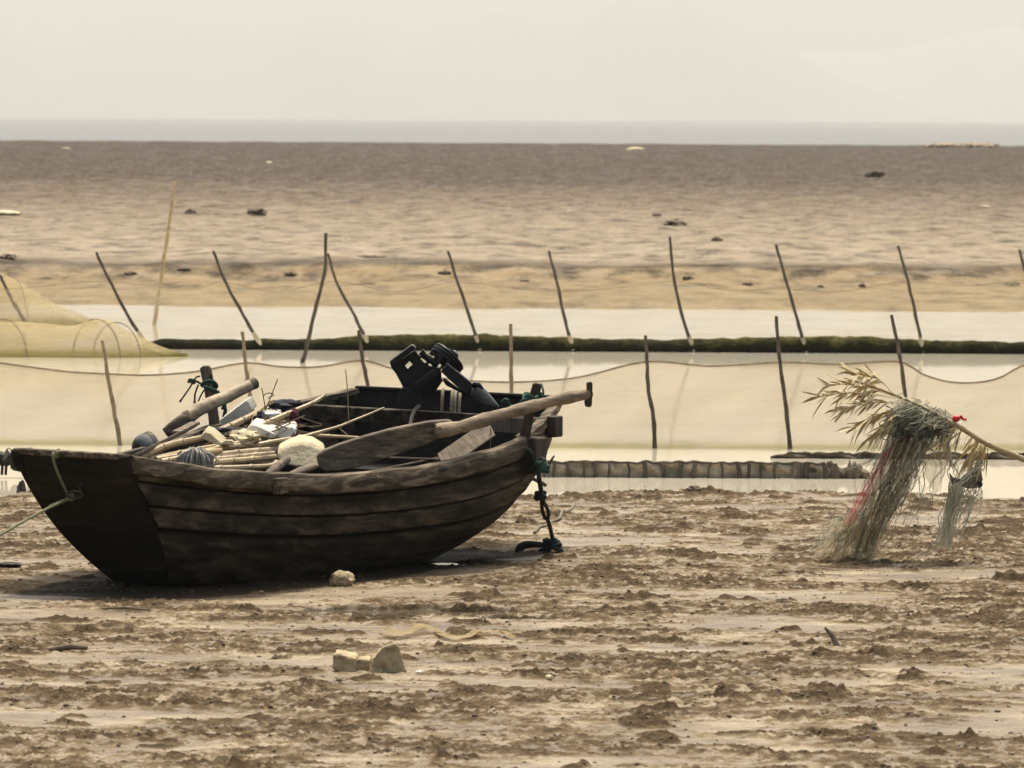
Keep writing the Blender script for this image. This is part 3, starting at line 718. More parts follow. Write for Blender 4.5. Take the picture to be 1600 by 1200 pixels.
br = cane([(470, 684, 35.6), (500, 675, 35.7), (528, 667, 35.8), (545, 660, 35.9), (572, 649, 36.0), (600, 637, 36.1)], 0, .013, 'slender forked cane with an upright twig over the hull', taper=.4)
MB().tube(smooth_path([at(545, 660, 35.9), at(544, 630, 35.9), at(543, 610, 35.9), at(540, 577, 35.9)], 10), .0035, 5).build('twig', M['bamboo'], br)
MB().tube([at(528, 667, 35.8), at(536, 674, 35.8), at(543, 680, 35.8)], .004, 5).build('twig', M['bamboo'], br)
pl = MB(); a, b = at(204, 716, 34.75), at(300, 668, 36.1)
d = (b - a); sidev = d.cross(Vector((0, 0, 1))).normalized()
pl.box((a + b) / 2, d / 2, sidev * .035 + Vector((0, 0, .02)), (0, 0, .012)); pl.box(a.lerp(b, .90) + Vector((0, 0, .018)), d * .16, sidev * .03, (0, 0, .010))
tag(pl.build('plank', M['post'], bevel=.004), 'grey weathered plank slanting over the near bow corner', 'plank')
a, b = at(172, 715, 34.95), at(300, 682, 36.4); pl = MB(); d = b - a; pl.box((a + b) / 2, d / 2, d.cross(Vector((0, 0, 1))).normalized() * .02, (0, 0, .012))
tag(pl.build('batten', M['stick']), 'thin dark batten behind the old tyre at the bow', 'batten')
# loose plank under the oar, two stubs by the gunwale
a, b = at(690, 722, 35.4), at(768, 668, 36.3); d = b - a
sidev = d.cross(Vector((0, 1, 0))).normalized()
tag(MB().box((a + b) / 2, d / 2, sidev * .055 + Vector((0, .05, 0)), Vector((0, .012, 0)) - sidev * .004).build('plank', M['post'], bevel=.006), 'broad grey plank slanting under the oar shaft', 'plank')
tag(MB().tube([at(414, 746, 34.55), at(432, 731, 34.75), at(449, 717, 34.9)], [.028, .030, .027], 9).build('wood_stub', M['post'], bevel=.006), 'dark wooden stub leaning against the cream foam', 'wood stub')
tag(MB().tube([at(450, 745, 34.5), at(472, 735, 34.6), at(494, 727, 34.7)], [.030, .036, .028], 9, flat=.7).build('wood_stub', M['oar'], bevel=.006), 'pale wooden stub lying below the tip of the oar blade', 'wood stub')
tag(MB().tube([at(425, 742, 34.9), at(560, 741, 35.2), at(690, 714, 36.0)], .007, 6).build('rod', M['post']), 'thin grey rod along the inside of the near gunwale', 'rod')
tag(MB().tube([at(608, 715, 35.7), at(690, 718, 35.9)], .009, 6).build('rod', M['post']), 'short pale rod across the boat below the oar blade', 'rod')

# foam floats
def foam(pts, Y, th, m, label, lean=(0, 0, 0), name='foam_float'):
    import bmesh
    o = MB().pxprism(pts, Y, th, lean).build(name, M[m], bevel=.005); return tag(o, label, 'foam', 'foam pieces heaped in the boat')
foam([(345, 667), (344, 656), (384, 626), (389, 630), (394, 642), (352, 668)], 36.35, .05, 'foam_dirty', 'white foam board with black specks propped beside the far post', (.03, 0, .03))
foam([(312, 684), (320, 675), (329, 678), (345, 692), (348, 696), (340, 696)], 35.45, .10, 'foam_cream', 'cream foam stick lying across the canes left of the heap', (.02, 0, .035))
foam([(342, 694), (352, 688), (363, 688), (366, 696)], 35.45, .08, 'foam_cream', 'small cream foam scrap beside the cream foam stick')
foam([(384, 672), (392, 664), (402, 666), (428, 678), (430, 685), (414, 684)], 35.75, .12, 'foam', 'white foam bar slanting on top of the heap', (.03, 0, .04))
foam([(433, 682), (434, 671), (457, 667), (461, 671), (461, 681), (440, 686)], 35.8, .12, 'foam', 'white foam block at the right edge of the heap', (.01, 0, .03))
foam([(410, 652), (411, 647), (438, 645), (440, 651), (418, 657)], 36.2, .12, 'foam', 'flat white foam slab at the top of the heap', (.0, 0, .02))
foam([(424, 676), (427, 656), (436, 652), (452, 662), (453, 672), (440, 678)], 36.0, .05, 'foam_cream', 'cream foam sheet standing behind the white blocks')
tag(MB().blob(at(384, 684, 35.75), (.10, .10, .05), .45, 3, 2).build('foam_float', M['foam_cream']), 'crumbling cream foam lump under the white foam bar', 'foam', 'foam pieces heaped in the boat')
mb = MB(); fr = [at(x, y, 35.0 + (y - 700) * -.002) for x, y in [(431, 716), (436, 704), (452, 695), (470, 691), (488, 693), (504, 703), (509, 714), (503, 726), (486, 731), (462, 731), (446, 727)]]
mb.prism(fr, [p + Vector((.0, .11, .045)) for p in fr])
tag(mb.build('foam_float', M['foam_cream'], bevel=.02), 'big rounded cream foam chunk beside the oar blade tip', 'foam', 'foam pieces heaped in the boat')
# rags in the heap
tag(MB().blob(at(447, 636, 36.4), (.11, .10, .05), .5, 3, 6).build('rag', M['navy']), 'dark navy rag bundled at the top of the heap', 'rag')
tag(MB().blob(at(408, 657, 36.1), (.045, .06, .06), .5, 3, 8).build('rag', M['navy']), 'small navy rag between the white slab and thick cane', 'rag')
tag(MB().blob(at(368, 676, 35.95), (.16, .1, .035), .5, 3, 9).build('rag', M['navy']), 'dark rag spread under the thick leaning cane', 'rag')
mb = MB(); mb.blob(at(459, 650, 35.98), (.028, .03, .05), .4, 2, 3); mb.grid([[at(456 + 3 * math.sin(i * .7) * .4 + j * 5, 648 + i * 4.6, 35.99 + .01 * math.sin(i + j)) for j in range(3)] for i in range(8)])
tag(mb.build('rag', M['crimson'], solid=.006), 'crimson rag knotted round the cane and hanging down', 'rag')
tag(MB().blob(at(459, 684, 35.55), (.022, .024, .026), .4, 2, 5).build('rag', M['crimson']), 'small crimson tie round the thin lower cane', 'rag')
tag(MB().blob(at(282, 712, 34.98), (.022, .02, .026), .3, 2, 5).build('rag', M['crimson']), 'dark red scrap left of the grey rope bundle', 'rag')
gr = MB(); c0 = at(306, 704, 34.85)
for i in range(70):
    q = rng.uniform(-1, 1); e = rng.uniform(0, 1)
    top = c0 + Vector((q * .035, e * .06, .0 + .02 * rng.random())); botm = c0 + Vector((q * .105 + rng.normal() * .008, -.03 + e * .10, -.11 - .06 * rng.random()))
    mid = top.lerp(botm, .45) + Vector((q * .045 + rng.normal() * .014, -.02 + rng.normal() * .012, .015 + rng.normal() * .012))
    gr.tube(smooth_path([top, mid, botm], 7), .0055, 5)
tag(gr.build('rope_bundle', M['greyrope']), 'bundle of frayed grey rope hanging over the canes', 'rope')
tw = MB()
for pts in ([(414, 642), (424, 618), (434, 592)], [(411, 618), (420, 614), (428, 617), (419, 622)], [(415, 640), (412, 622), (409, 606)], [(446, 650), (452, 662), (455, 670)], [(461, 670), (470, 660)]):
    tw.tube(smooth_path([at(x, y, 36.2) for x, y in pts], 8), .0035, 5)
tag(tw.build('wire', M['stick']), 'thin wiry twigs sticking up out of the heap', 'wire')
tw = MB(); rn = random.Random(77)
for i in range(46):
    px = rn.uniform(335, 462); py = 700 - (px - 335) * .28 + rn.uniform(-16, 14); q = rn.uniform(-.5, .35); L = rn.uniform(14, 48); yy = 35.65 + (700 - py) * .008 + rn.uniform(-.1, .1)
    tw.tube(smooth_path([at(px - L * math.cos(q), py + L * math.sin(-q), yy - .05), at(px, py + rn.uniform(-3, 3), yy), at(px + L * math.cos(q), py - L * math.sin(-q) - 4, yy + .05)], 8), rn.uniform(.002, .005), 5)
tag(tw.build('brushwood', M['stick_pale']), kind='stuff')
# old tyre at the bow
ty = empty('tyre', at(226, 704, 35.6), 'small grey rubber tyre standing behind the grey plank', 'tyre')
tc_ = at(230, 706, 35.65); ax = Vector((.82, .5, .25)).normalized(); e1 = ax.orthogonal().normalized(); e2 = ax.cross(e1)
rows = []
for i in range(41):
    q = 2 * math.pi * i / 40; rd = e1 * math.cos(q) + e2 * math.sin(q)
    rows.append([tc_ + rd * (.085 + .034 * math.cos(u)) + ax * (.062 * math.sin(u) * (1 - .15 * math.cos(u))) for u in [2 * math.pi * j / 16 for j in range(16)]])
MB().grid(rows, closed=True).build('casing', M['rubber'], ty)
mb = MB()
for i in range(48):
    q = 2 * math.pi * i / 48; rd = e1 * math.cos(q) + e2 * math.sin(q); tg = -e1 * math.sin(q) + e2 * math.cos(q)
    for k in (-1, 1): mb.box(tc_ + rd * .1185 + ax * (.011 * k + .03), tg * .004, ax * .004, rd * .003)
mb.build('tread_stitching', M['hemp'], ty)

# outboard engine with belt wheel, tipped up over the stern
EY = 37.05
en = empty('outboard_engine', at(680, 640, EY), 'black iron outboard engine tipped up over the stern panel', 'engine')
def e3(x, y): return (590 + x / 7.27, 520 + y / 7.27)
def eprism(pts, Y, th, name, m='iron', par=None, bev=.003, lean=(0, 0, 0)):
    return MB().pxprism([e3(x, y) for x, y in pts], Y, th, lean).build(name, M[m], par or en, bevel=bev, smooth=False)
# mounting plate built round its square window and slots
def plate_faces(outer, holes, Y, th):
    """solid plate with through holes"""
    import bmesh
    from mathutils.geometry import tessellate_polygon
    loops = [[at(*e3(*p), Y) for p in outer]] + [[at(*e3(*p), Y) for p in h] for h in holes]
    tris = tessellate_polygon(loops); flat = [p for l in loops for p in l]; n = len(flat)
    mb = MB(); off = Vector((0, th, 0)); fs = [tuple(t_) for t_ in tris] + [tuple(i + n for i in reversed(t_)) for t_ in tris]
    k = 0
    for l in loops:
        m_ = len(l); fs += [(k + i, k + (i + 1) % m_, k + (i + 1) % m_ + n, k + i + n) for i in range(m_)]; k += m_
    mb.add(flat + [p + off for p in flat], fs); return mb
plate_faces([(150, 390), (400, 215), (470, 262), (560, 300), (680, 380), (725, 450), (725, 555), (650, 655), (500, 720), (300, 640), (205, 460)],
            [[(312, 372), (362, 322), (398, 358), (340, 410)], [(484, 290), (505, 285), (556, 325), (548, 345), (520, 335)], [(576, 352), (592, 348), (618, 368), (608, 382), (580, 372)]], EY - .06, .03).build('mount_plate', M['iron'], en, smooth=False)
eprism([(138, 330), (150, 315), (385, 140), (412, 150), (430, 175), (425, 190), (415, 200), (165, 380), (150, 385)], EY - .12, .22, 'top_flange')
eprism([(415, 185), (470, 260), (455, 285), (400, 230)], EY - .10, .06, 'flange_arm')
eprism([(160, 330), (190, 305), (205, 325), (175, 350)], EY - .135, .02, 'bolt', bev=.003)
eprism([(255, 640), (300, 620), (395, 640), (440, 700), (500, 720), (480, 830), (360, 850), (225, 800)], EY - .14, .26, 'gear_housing', bev=.006)
eprism([(405, 585), (680, 392), (722, 400), (715, 450), (470, 640), (455, 690), (410, 660)], EY - .20, .09, 'clamp_bar')
for x, y in ((450, 575), (655, 412)):
    c = at(*e3(x, y), EY - .205); MB().tube([c, c + Vector((0, -.015, 0))], .010, 8).build('bolt', M['iron'], en)
eprism([(500, 700), (725, 520), (740, 545), (690, 620), (640, 690), (560, 740)], EY - .03, .12, 'under_frame')
eprism([(716, 440), (790, 350), (1070, 572), (1028, 694), (985, 690)], EY - .24, .14, 'shaft_arm', bev=.005)
eprism([(735, 540), (760, 520), (1000, 690), (960, 690), (780, 600)], EY - .14, .08, 'arm_rib')
tube_pts = smooth_path([at(*e3(1075, 640), EY - .14), at(*e3(1160, 690), EY - .13), at(*e3(1270, 780), EY - .10), at(*e3(1370, 845), EY - .08)], 12)
rr = [.044, .047, .047, .046, .045, .043, .040, .037, .033, .028, .023, .017, .010]
MB().tube(tube_pts, rr, 14).build('shaft_tube', M['zinc'], en)
MB().tube(smooth_path([at(*e3(1075, 600), EY - .18), at(*e3(1140, 590), EY - .2), at(*e3(1200, 640), EY - .19)], 8), [.014, .02, .022, .02, .018, .016, .012, .010, .006], 8).build('tube_lip', M['iron'], en)
MB().tube([at(*e3(1040, 660), EY - .12), at(*e3(1085, 645), EY - .13)], .03, 8).build('coupling', M['iron'], en)
MB().tube([at(*e3(500, 240), EY - .06), at(*e3(690, 370), EY - .06)], .022, 10).build('drive_shaft', M['iron'], en)
eprism([(465, 250), (505, 195), (522, 190), (552, 245), (540, 262), (500, 262)], EY - .10, .07, 'lever_bracket')
# belt wheel: three grooved rims on one axis
c = at(*e3(790, 300), EY); ax = Vector((-.50, .62, -.60)); 
tilt = (at(*e3(950, 455), EY) - at(*e3(640, 145), EY)); R = tilt.length / 2 * 1.0
tilt.normalize(); vis = Vector((tilt.z, 0, -tilt.x)); ax = (vis * .95 + Vector((0, -.26, 0))).normalized() * -1
if ax.x > 0: ax = -ax
e1 = tilt; e2 = ax.cross(e1).normalized()
prof = [(-.055, .40), (-.055, .80), (-.05, .97), (-.035, 1.0), (-.028, .90), (-.018, .90), (-.010, 1.0), (.004, 1.0), (.012, .88), (.024, .88), (.032, .98), (.048, .95), (.052, .6), (.052, .30)]; prof = [(a * .6, r) for a, r in prof]
rows = [[c + ax * a + (e1 * math.cos(2 * math.pi * j / 40) + e2 * math.sin(2 * math.pi * j / 40)) * (R * .97 * r) for j in range(40)] for a, r in prof]
mb = MB().grid(rows, closed=True); mb.add(rows[0], [tuple(range(40))]); mb.add(rows[-1], [tuple(range(39, -1, -1))])
wh = mb.build('belt_wheel', M['iron'], en)
MB().tube([c + ax * .05, c + ax * .03, c - ax * .06], [.03, .045, .045], 12).build('hub', M['iron'], wh)
for i in range(9):
    q = 2 * math.pi * i / 9; MB().box(c + ax * .036 + (e1 * math.cos(q) + e2 * math.sin(q)) * R * .82, ax * .012, e1 * .014, e2 * .014).build('fan_lug', M['iron'], wh)
MB().blob(at(*e3(868, 250), EY + .05), (.03, .03, .03), .3, 2, 4).build('spark_plug', M['zinc'], en)
# hemp ropes over the stern panel
for k, (x, y0, y1) in enumerate(((691, 608, 643), (706, 610, 643), (711, 611, 645), (718, 612, 645))):
    o = MB().tube(smooth_path([at(x + 2, y0, 37.5), at(x + .5, y0 + 6, 37.36), at(x - 1, y1, 37.3)], 8), .011, 6).build('rope', M['hemp'])
    tag(o, ('single pale rope hanging over the stern panel left of the others', 'leftmost of three hemp ropes hanging close together over the stern', 'middle of three hemp ropes hanging close together over the stern', 'rightmost of three hemp ropes hanging close together over the stern')[k], 'rope', 'hemp ropes over the stern panel')
tag(MB().tube(smooth_path([at(655, 634, 36.9), at(648, 641, 36.85), at(644, 650, 36.8), at(641, 664, 36.75)], 10), .013, 6).build('rope', M['hemp']), 'bent rope end sticking up below the engine housing', 'rope')
tag(MB().tube(smooth_path([at(766, 668, 36.2), at(767, 680, 36.2), at(766, 702, 36.2)], 8), .004, 5).build('string', M['hemp']), 'thin string hanging from the oar shaft over the loose plank', 'string')
tag(MB().tube([at(796, 697, YP - .1), at(816, 676, YP)], .004, 5).build('string', M['hemp']), 'taut thin string beside the foot of the near stern post', 'string')
# anchor on its rope
AY = YP - .05
an = empty('grapple_anchor', (gz(850, 868).x, gz(850, 868).y, ground(gz(850, 868).x, gz(850, 868).y)), 'rope-wrapped iron grapple anchor hanging from the stern onto the mud', 'anchor')
Ya = gz(850, 868).y
def aY(y): return AY + (Ya - AY) * (y - 700) / 168
rp = MB()
rp.tube(smooth_path([at(818, 706, AY), at(826, 703, AY - .1), at(832, 712, AY - .12), at(832, 725, AY - .1), at(826, 735, AY - .05)], 16), .013, 7)
rp.tube(smooth_path([at(840, 728, AY - .06), at(842, 745, aY(745)), at(845, 765, aY(765)), at(845, 778, aY(778))], 14), .016, 7)
rp.tube(smooth_path([at(846, 776, aY(778)), at(847, 795, aY(795)), at(852, 810, aY(810)), at(857, 806, aY(806)), at(856, 797, aY(797)), at(850, 785, aY(785)), at(847, 776, aY(776))], 24), .012, 7)
rp.tube(smooth_path([at(855, 810, aY(810)), at(859, 822, aY(822)), at(863, 840, aY(840)), at(865, 850, aY(850))], 12), .014, 7)
rp.tube(smooth_path([at(833, 722, AY - .08), at(842, 727, AY - .12), at(850, 718, AY - .1), at(843, 716, AY - .08)], 12), .012, 7)
rp.build('rope', M['darkgreen'], an)
for i, (x, y, r) in enumerate(((846, 730, .042), (844, 775, .030), (863, 851, .050))):
    MB().tube(knot(at(x, y, aY(y) if i else AY - .08), r, 5, .01, 20 + i, (.95, .9, .75)), .014, 7).build('knot', M['green'] if i == 0 else M['darkgreen'], an)
Y0 = Ya
for k, pts in enumerate(([(862, 852), (840, 850), (822, 849), (811, 854), (808, 862), (810, 868)], [(858, 852), (848, 858), (840, 864), (833, 870)], [(868, 852), (876, 860), (882, 868), (888, 872)], [(833, 871), (850, 870), (872, 872), (886, 871)], [(862, 854), (845, 852), (828, 852), (816, 856), (811, 864)])):
    MB().tube(smooth_path([at(x, y, Y0 + (-.05, .0, -.08, -.02, .06)[k]) for x, y in pts], 16), .017 if k != 3 else .011, 8).build('fluke', M['darkgreen'], an)
tag(MB().tube(smooth_path([at(826, 745, 36.4), at(845, 754, 36.6), at(852, 758, 36.7)], 6) , .012, 6).build('stick', M['stick']), 'short dark stick pointing out under the stern', 'stick')
tag(MB().tube([at(850, 738, 36.5), at(866, 712, 36.5)], [.018, .006], 6).build('splinter', M['stick']), 'dark pointed splinter stuck through the green stern knot', 'splinter')
sn = [gz(x, y, .02) for x, y in [(835, 838), (842, 830), (853, 826), (862, 820), (874, 816), (878, 808), (884, 805), (893, 800), (898, 790)]]
for p in sn: p.z = ground(p.x, p.y) + .012
tag(MB().tube(smooth_path(sn, 40), .011, 6).build('rope', M['hemp']), 'muddy hemp rope end snaking over the mud beside the anchor', 'rope')

# mooring line
ml = MB(); Yr = B_Y
ml.tube(smooth_path([at(110, 777, Yr - .02), at(60, 802, Yr - .35), at(0, 836, Yr - .75), at(-120, 905, Yr - 1.5)], 30), .008, 6)
ml.tube(smooth_path([at(84, 712, Yr + .08), at(83, 708, Yr - .08), at(84, 722, Yr - .10), at(95, 750, Yr - .07), at(108, 776, Yr - .02)], 20), .008, 6)
ml.tube(smooth_path([at(112, 778, Yr - .03), at(95, 786, Yr - .06), at(78, 793, Yr - .08), at(80, 789, Yr - .08), at(106, 779, Yr - .03)], 18), .007, 6)
ml.tube(knot(at(110, 777, Yr - .02), .020, 4, .01, 31), .007, 6)
ml.tube(knot(at(86, 711, Yr - .04), .018, 3, .01, 33), .007, 6)
tag(ml.build('mooring_line', M['mooring']), 'olive mooring line tied to the bow ring and running off left', 'rope')

# ================================================================== NETS AND POSTS
def stake(pts, Y, r, m, label, group, lean=0.0, wrap=False, bury=.30, cat='post', name='fence_post'):
    q = [at(x, y, Y + lean * (1 - i / (len(pts) - 1))) for i, (x, y) in enumerate(pts)]
    d = (q[-1] - q[-2]).normalized(); q.append(q[-1] + d * bury)
    p = smooth_path(q, 18); n = len(p)
    rn = random.Random(pts[0][0])
    rs = [r * (.72 + .38 * i / n) * (1 + .10 * math.sin(i * 1.9 + pts[0][0])) for i in range(n)]
    p = [v + Vector((rn.uniform(-1, 1), rn.uniform(-1, 1), 0)) * r * .22 for v in p]
    o = MB().tube(p, rs, 8).build(name, M[m], origin=q[-2]); tag(o, label, cat, group)
    if wrap:
        b = q[-2]; MB().tube([b - d * .13, b - d * .06, b + d * .0, b + d * .06], [r * 1.05, r * 1.5, r * 1.3, r * 1.7], 9).build('net_wrap', M['foam_cream'], o)
    return o
YN = 50.1
FR = [([(160, 532), (166, 570), (175, 625), (186, 683)], 'stick_pale', 'pale post of the front net just left of the boat'),
      ([(379, 518), (382, 560), (388, 600), (394, 640), (398, 690)], 'stick_pale', 'pale front net post rising behind the tied bamboo trunk'),
      ([(560, 516), (566, 560), (574, 600), (582, 690)], 'stick', 'thin front net post behind the middle of the boat'),
      ([(798, 506), (799, 560), (799, 610), (800, 690)], 'stick_pale', 'straight pale front net post behind the stern of the boat'),
      ([(1009, 524), (1011, 570), (1014, 615), (1021, 650), (1023, 690)], 'stick', 'crooked front net post first to the right of the boat'),
      ([(1213, 494), (1218, 560), (1226, 620), (1234, 694)], 'stick', 'dark front net post between the boat and the reed bundle'),
      ([(1393, 492), (1404, 545), (1412, 600), (1422, 694)], 'stick', 'dark front net post standing behind the dry reed leaves')]
for pts, mm, lb in FR:
    stake(pts, YN - .05, .020, mm, lb, 'posts of the front net')
def net(name, rope, Y, botY, m, label, nr=10, zb=-.1, sway=.02, rope_r=.008, ropem='stick_pale'):
    x0, x1 = rope[0][0], rope[-1][0]; n = int((x1 - x0) / 14)
    pth = smooth_path([Vector((x, 0, y)) for x, y in rope], n * 3)
    xs = [p.x for p in pth]; zs = [p.z for p in pth]
    rows = []; rpts = []
    for i in range(n + 1):
        x = x0 + (x1 - x0) * i / n; y = float(np.interp(x, xs, zs)); top = at(x, y, Y)
        b = Vector((top.x + .0, Y + botY, zb)); rpts.append(top)
        rows.append([top.lerp(b, j / nr) + Vector((0, sway * math.sin(j / nr * math.pi) * (math.sin(i * .23) + .6 * math.sin(i * .61 + j)), 0)) for j in range(nr + 1)])
    o = MB().grid(rows).build(name, M[m], origin=Vector((0, Y, WL))); tag(o, label, 'net')
    MB().tube(rpts, rope_r, 5).build('head_rope', M[ropem], o)
    return o
net('net_fence', [(-200, 566), (-85, 556), (0, 567), (100, 580), (165, 584), (235, 586), (310, 580), (383, 567), (440, 573), (500, 573), (566, 563), (615, 576), (700, 592), (800, 597), (900, 590), (1011, 565), (1110, 572), (1219, 566), (1310, 569), (1404, 565), (1440, 584), (1480, 596), (1520, 598), (1560, 591), (1621, 566), (1750, 580)], YN, 0, 'net', 'long pale veil of fine netting standing in the nearer water', sway=.02)
YK = 70.8
BK = [([(150, 394), (172, 440), (196, 487), (224, 531)], 'dark slanting back net post left of the tall bamboo pole', 'stick'),
      ([(333, 392), (352, 440), (380, 492), (404, 533)], 'dark slanting back net post right of the tall bamboo pole', 'stick'),
      ([(513, 396), (525, 440), (552, 490), (562, 510), (575, 537)], 'crooked back net post leaning against the curved stake', 'stick'),
      ([(700, 392), (715, 440), (732, 490), (748, 540)], 'back net post slanting above the engine', 'stick'),
      ([(857, 392), (870, 440), (880, 490), (894, 540)], 'bent back net post just right of the engine', 'stick'),
      ([(1047, 370), (1052, 430), (1065, 490), (1082, 542)], 'tallest dark back net post right of the oar handle', 'stick'),
      ([(1212, 382), (1226, 430), (1242, 485), (1258, 543)], 'straight back net post above the dark front post', 'stick'),
      ([(1403, 384), (1416, 430), (1428, 480), (1441, 543)], 'back net post with a knot above the reed bundle', 'stick'),
      ([(1593, 390), (1603, 430), (1615, 480), (1630, 545)], 'back net post cut off by the right edge', 'stick')]
for pts, lb, mm in BK: stake(pts, YK - .1, .023, mm, lb, 'posts of the back net', wrap=True)
stake([(509, 364), (508, 420), (495, 475), (482, 530), (472, 568)], 67.0, .026, 'stick', 'curved stake standing in front of the back net', 'posts of the back net')
stake([(0, 430), (18, 468), (40, 505)], 77.5, .028, 'stick', 'dark slanting stake inside the yellow nets at the left edge', None, cat='stake', name='stake')
stake([(273, 284), (264, 350), (254, 420), (242, 503)], 79.0, .030, 'bamboo', 'tall thin bamboo pole standing alone in the far water', None, cat='pole', name='bamboo_pole')
net('net_fence', [(-150, 440), (0, 452), (150, 440), (300, 452), (345, 440), (430, 455), (525, 440), (620, 456), (712, 441), (800, 450), (868, 456), (960, 450), (1054, 440), (1140, 454), (1226, 451), (1310, 456), (1414, 440), (1510, 447), (1604, 438), (1750, 450)], YK, 0, 'backnet', 'long tan veil of netting strung along the back posts', sway=.02, rope_r=.003)
# weed-grown foot of the back net
rows = []; n = 420
for i in range(n + 1):
    px = 222 + (1760 - 222) * i / n
    hgt = .175 + .03 * math.sin(px * .011) + .035 * float(fbm(np.array([px * .03]), np.array([3.3]), 5, 8)[0])
    hgt *= min(1, .62 + (px - 222) / 900)
    if px < 250: hgt *= .5 + (px - 222) / 56
    xw = (px - 800) / FPX * YK; row = []
    for j in range(13):
        q = j / 12 * math.pi
        rr = 1 + .25 * float(fbm(np.array([px * .06 + j * .3]), np.array([j * .8]), 3, 15)[0])
        row.append(Vector((xw, YK - .08 - .06 * math.sin(q) * rr * (1 - .4 * j / 12), WL - .05 + (hgt + .05) * (j / 12) * (.9 + .1 * rr))))
    rows.append(row)
tag(MB().grid(rows).build('algae_bank', M['algae'], solid=.02), 'dark green algae mat grown along the foot of the back net', 'algae')

# yellow fyke nets at the left
def tunnel(label, Y, sil, base, depth, hoops):
    x0, x1 = sil[0][0], sil[-1][0]; n = 70; rows = []
    top = smooth_path([Vector((x, 0, y)) for x, y in sil], n * 2); xs = [p.x for p in top]; zs = [p.z for p in top]
    ctr = []
    for i in range(n + 1):
        x = x0 + (x1 - x0) * i / n; hh = max(.015, (base - float(np.interp(x, xs, zs))) / FPX * Y)
        xw = (x - 800) / FPX * Y; row = []; k = min(1, hh / .35)
        for j in range(17):
            q = math.pi * j / 16
            row.append(Vector((xw + .02 * math.sin(j + i * .3), Y - depth * k * math.cos(q), WL + (hh + .02 * math.sin(i * .5 + j * .8)) * max(0, math.sin(q)) ** .8 - (.04 if j in (0, 16) else 0))))
        rows.append(row); ctr.append((x, hh, k))
    o = MB().grid(rows).build('fyke_net', M['yellownet'], origin=Vector(((x0 - 800) / FPX * Y, Y, WL))); tag(o, label, 'fish trap', 'yellow net traps')
    for hx in hoops:
        hh = float(np.interp(hx, [c[0] for c in ctr], [c[1] for c in ctr])); xw = (hx - 800) / FPX * Y
        MB().tube([Vector((xw + .10 * math.cos(q) * 3.2, Y - depth * math.cos(q), WL - .05 + (hh + .07) * math.sin(q))) for q in [math.pi * j / 20 for j in range(21)]], .007, 6).build('hoop', M['stick_pale'], o)
    return o
tunnel('low yellow net tunnel on bent hoops tapering to the right', 68.5, [(-260, 500), (-120, 505), (0, 503), (60, 510), (120, 509), (150, 503), (170, 503), (190, 512), (210, 524), (250, 545), (292, 558)], 558.5, .42, (-100, 5, 150, 182))
tunnel('tall yellow net cone behind the low net tunnel', 79.0, [(-260, 500), (-150, 440), (-60, 420), (0, 426), (18, 432), (50, 454), (90, 476), (130, 494), (152, 503)], 505.5, .75, (-60, 14))

# low barrier in the near channel
def barrier(x0, x1, base_px, Y, hgt, label, nst, m='barrier', seed=1):
    e = empty('low_barrier', (((x0 + x1) / 2 - 800) / FPX * Y, Y, WL), label, 'barrier')
    n = 150; rows = []
    xs = sorted([x0 + (x1 - x0) * (k + rng.uniform(-.3, .3)) / nst for k in range(nst + 1)])
    for i in range(n + 1):
        x = x0 + (x1 - x0) * i / n; d = min(abs(x - q) for q in xs) / ((x1 - x0) / nst)
        hh = hgt * (1.0 - .09 * min(1, d * 1.6)) * (1 + .14 * float(fbm(np.array([x * .03]), np.array([seed * 2.1]), 3, seed)[0]))
        if hgt < .1: hh *= min(1, .15 + (x - x0) / 50) * (1 + .9 * float(fbm(np.array([x * .05]), np.array([1.7]), 4, 6)[0]))
        xw = (x - 800) / FPX * Y
        rows.append([Vector((xw, Y + .02 * math.sin(j * 1.3 + i * .27) * j / 8 + .012 * math.sin(i * .45), WL - .06 + (hh + .06) * j / 8)) for j in range(9)])
    MB().grid(rows).build('sheet', M[m], e, solid=.012)
    tops = [r[-1] + Vector((0, -.01, .004)) for r in rows]; MB().tube(tops, .009, 5).build('edge_line', M['stick'], e)
    for x in (xs if hgt > .1 else xs[3:]):
        xw = (x - 800) / FPX * Y + rng.uniform(-.02, .02); q = rng.uniform(.006, .022)
        MB().tube([Vector((xw + rng.uniform(-.02, .02), Y - .04, WL - .1)), Vector((xw, Y - .045, WL + hgt * .5)), Vector((xw + rng.uniform(-.02, .02), Y - .03, WL + hgt * rng.uniform(.95, 1.08)))], [q * 1.2, q, q], 6).build('stake', M['stick'], e)
    return e
barrier(846, 1290, 745, 45.9, .125, 'low muddy sheet barrier held by short stakes beside the boat', 19)
barrier(1205, 1720, 710, 48.6, .045, 'lower dark barrier line behind the sheet barrier at right', 12, 'clod', 3)
mb = MB()
for i in range(9): mb.blob(Vector(((1292 + i * 7.5 - 800) / FPX * 45.9, 45.95 + .05 * math.sin(i * 2), WL + .02)), (.05, .06, .085 + .03 * math.sin(i * 1.3)), .45, 2, i)
tag(mb.build('mud_heap', M['clod']), 'dark mud heap at the right end of the sheet barrier', 'mud heap')
mb = MB()
for i in range(10): mb.blob(at(-30 + i * 13.5, 719 + 4 * math.sin(i * 1.9), 45.4), (.05, .06, .045 + .03 * abs(math.sin(i * 1.3))), .6, 2, i + 20)
for x in (3, 9, 44): mb.tube([at(x, 742, 45.4), at(x + 2, 708, 45.4)], .012, 5)
mb.tube(smooth_path([at(5, 712, 45.4), at(14, 700, 45.4), at(22, 714, 45.4), at(28, 726, 45.4)], 12), .004, 5)
tag(mb.build('torn_barrier', M['black']), 'torn black remains of a barrier in the water left of the boat', 'barrier')
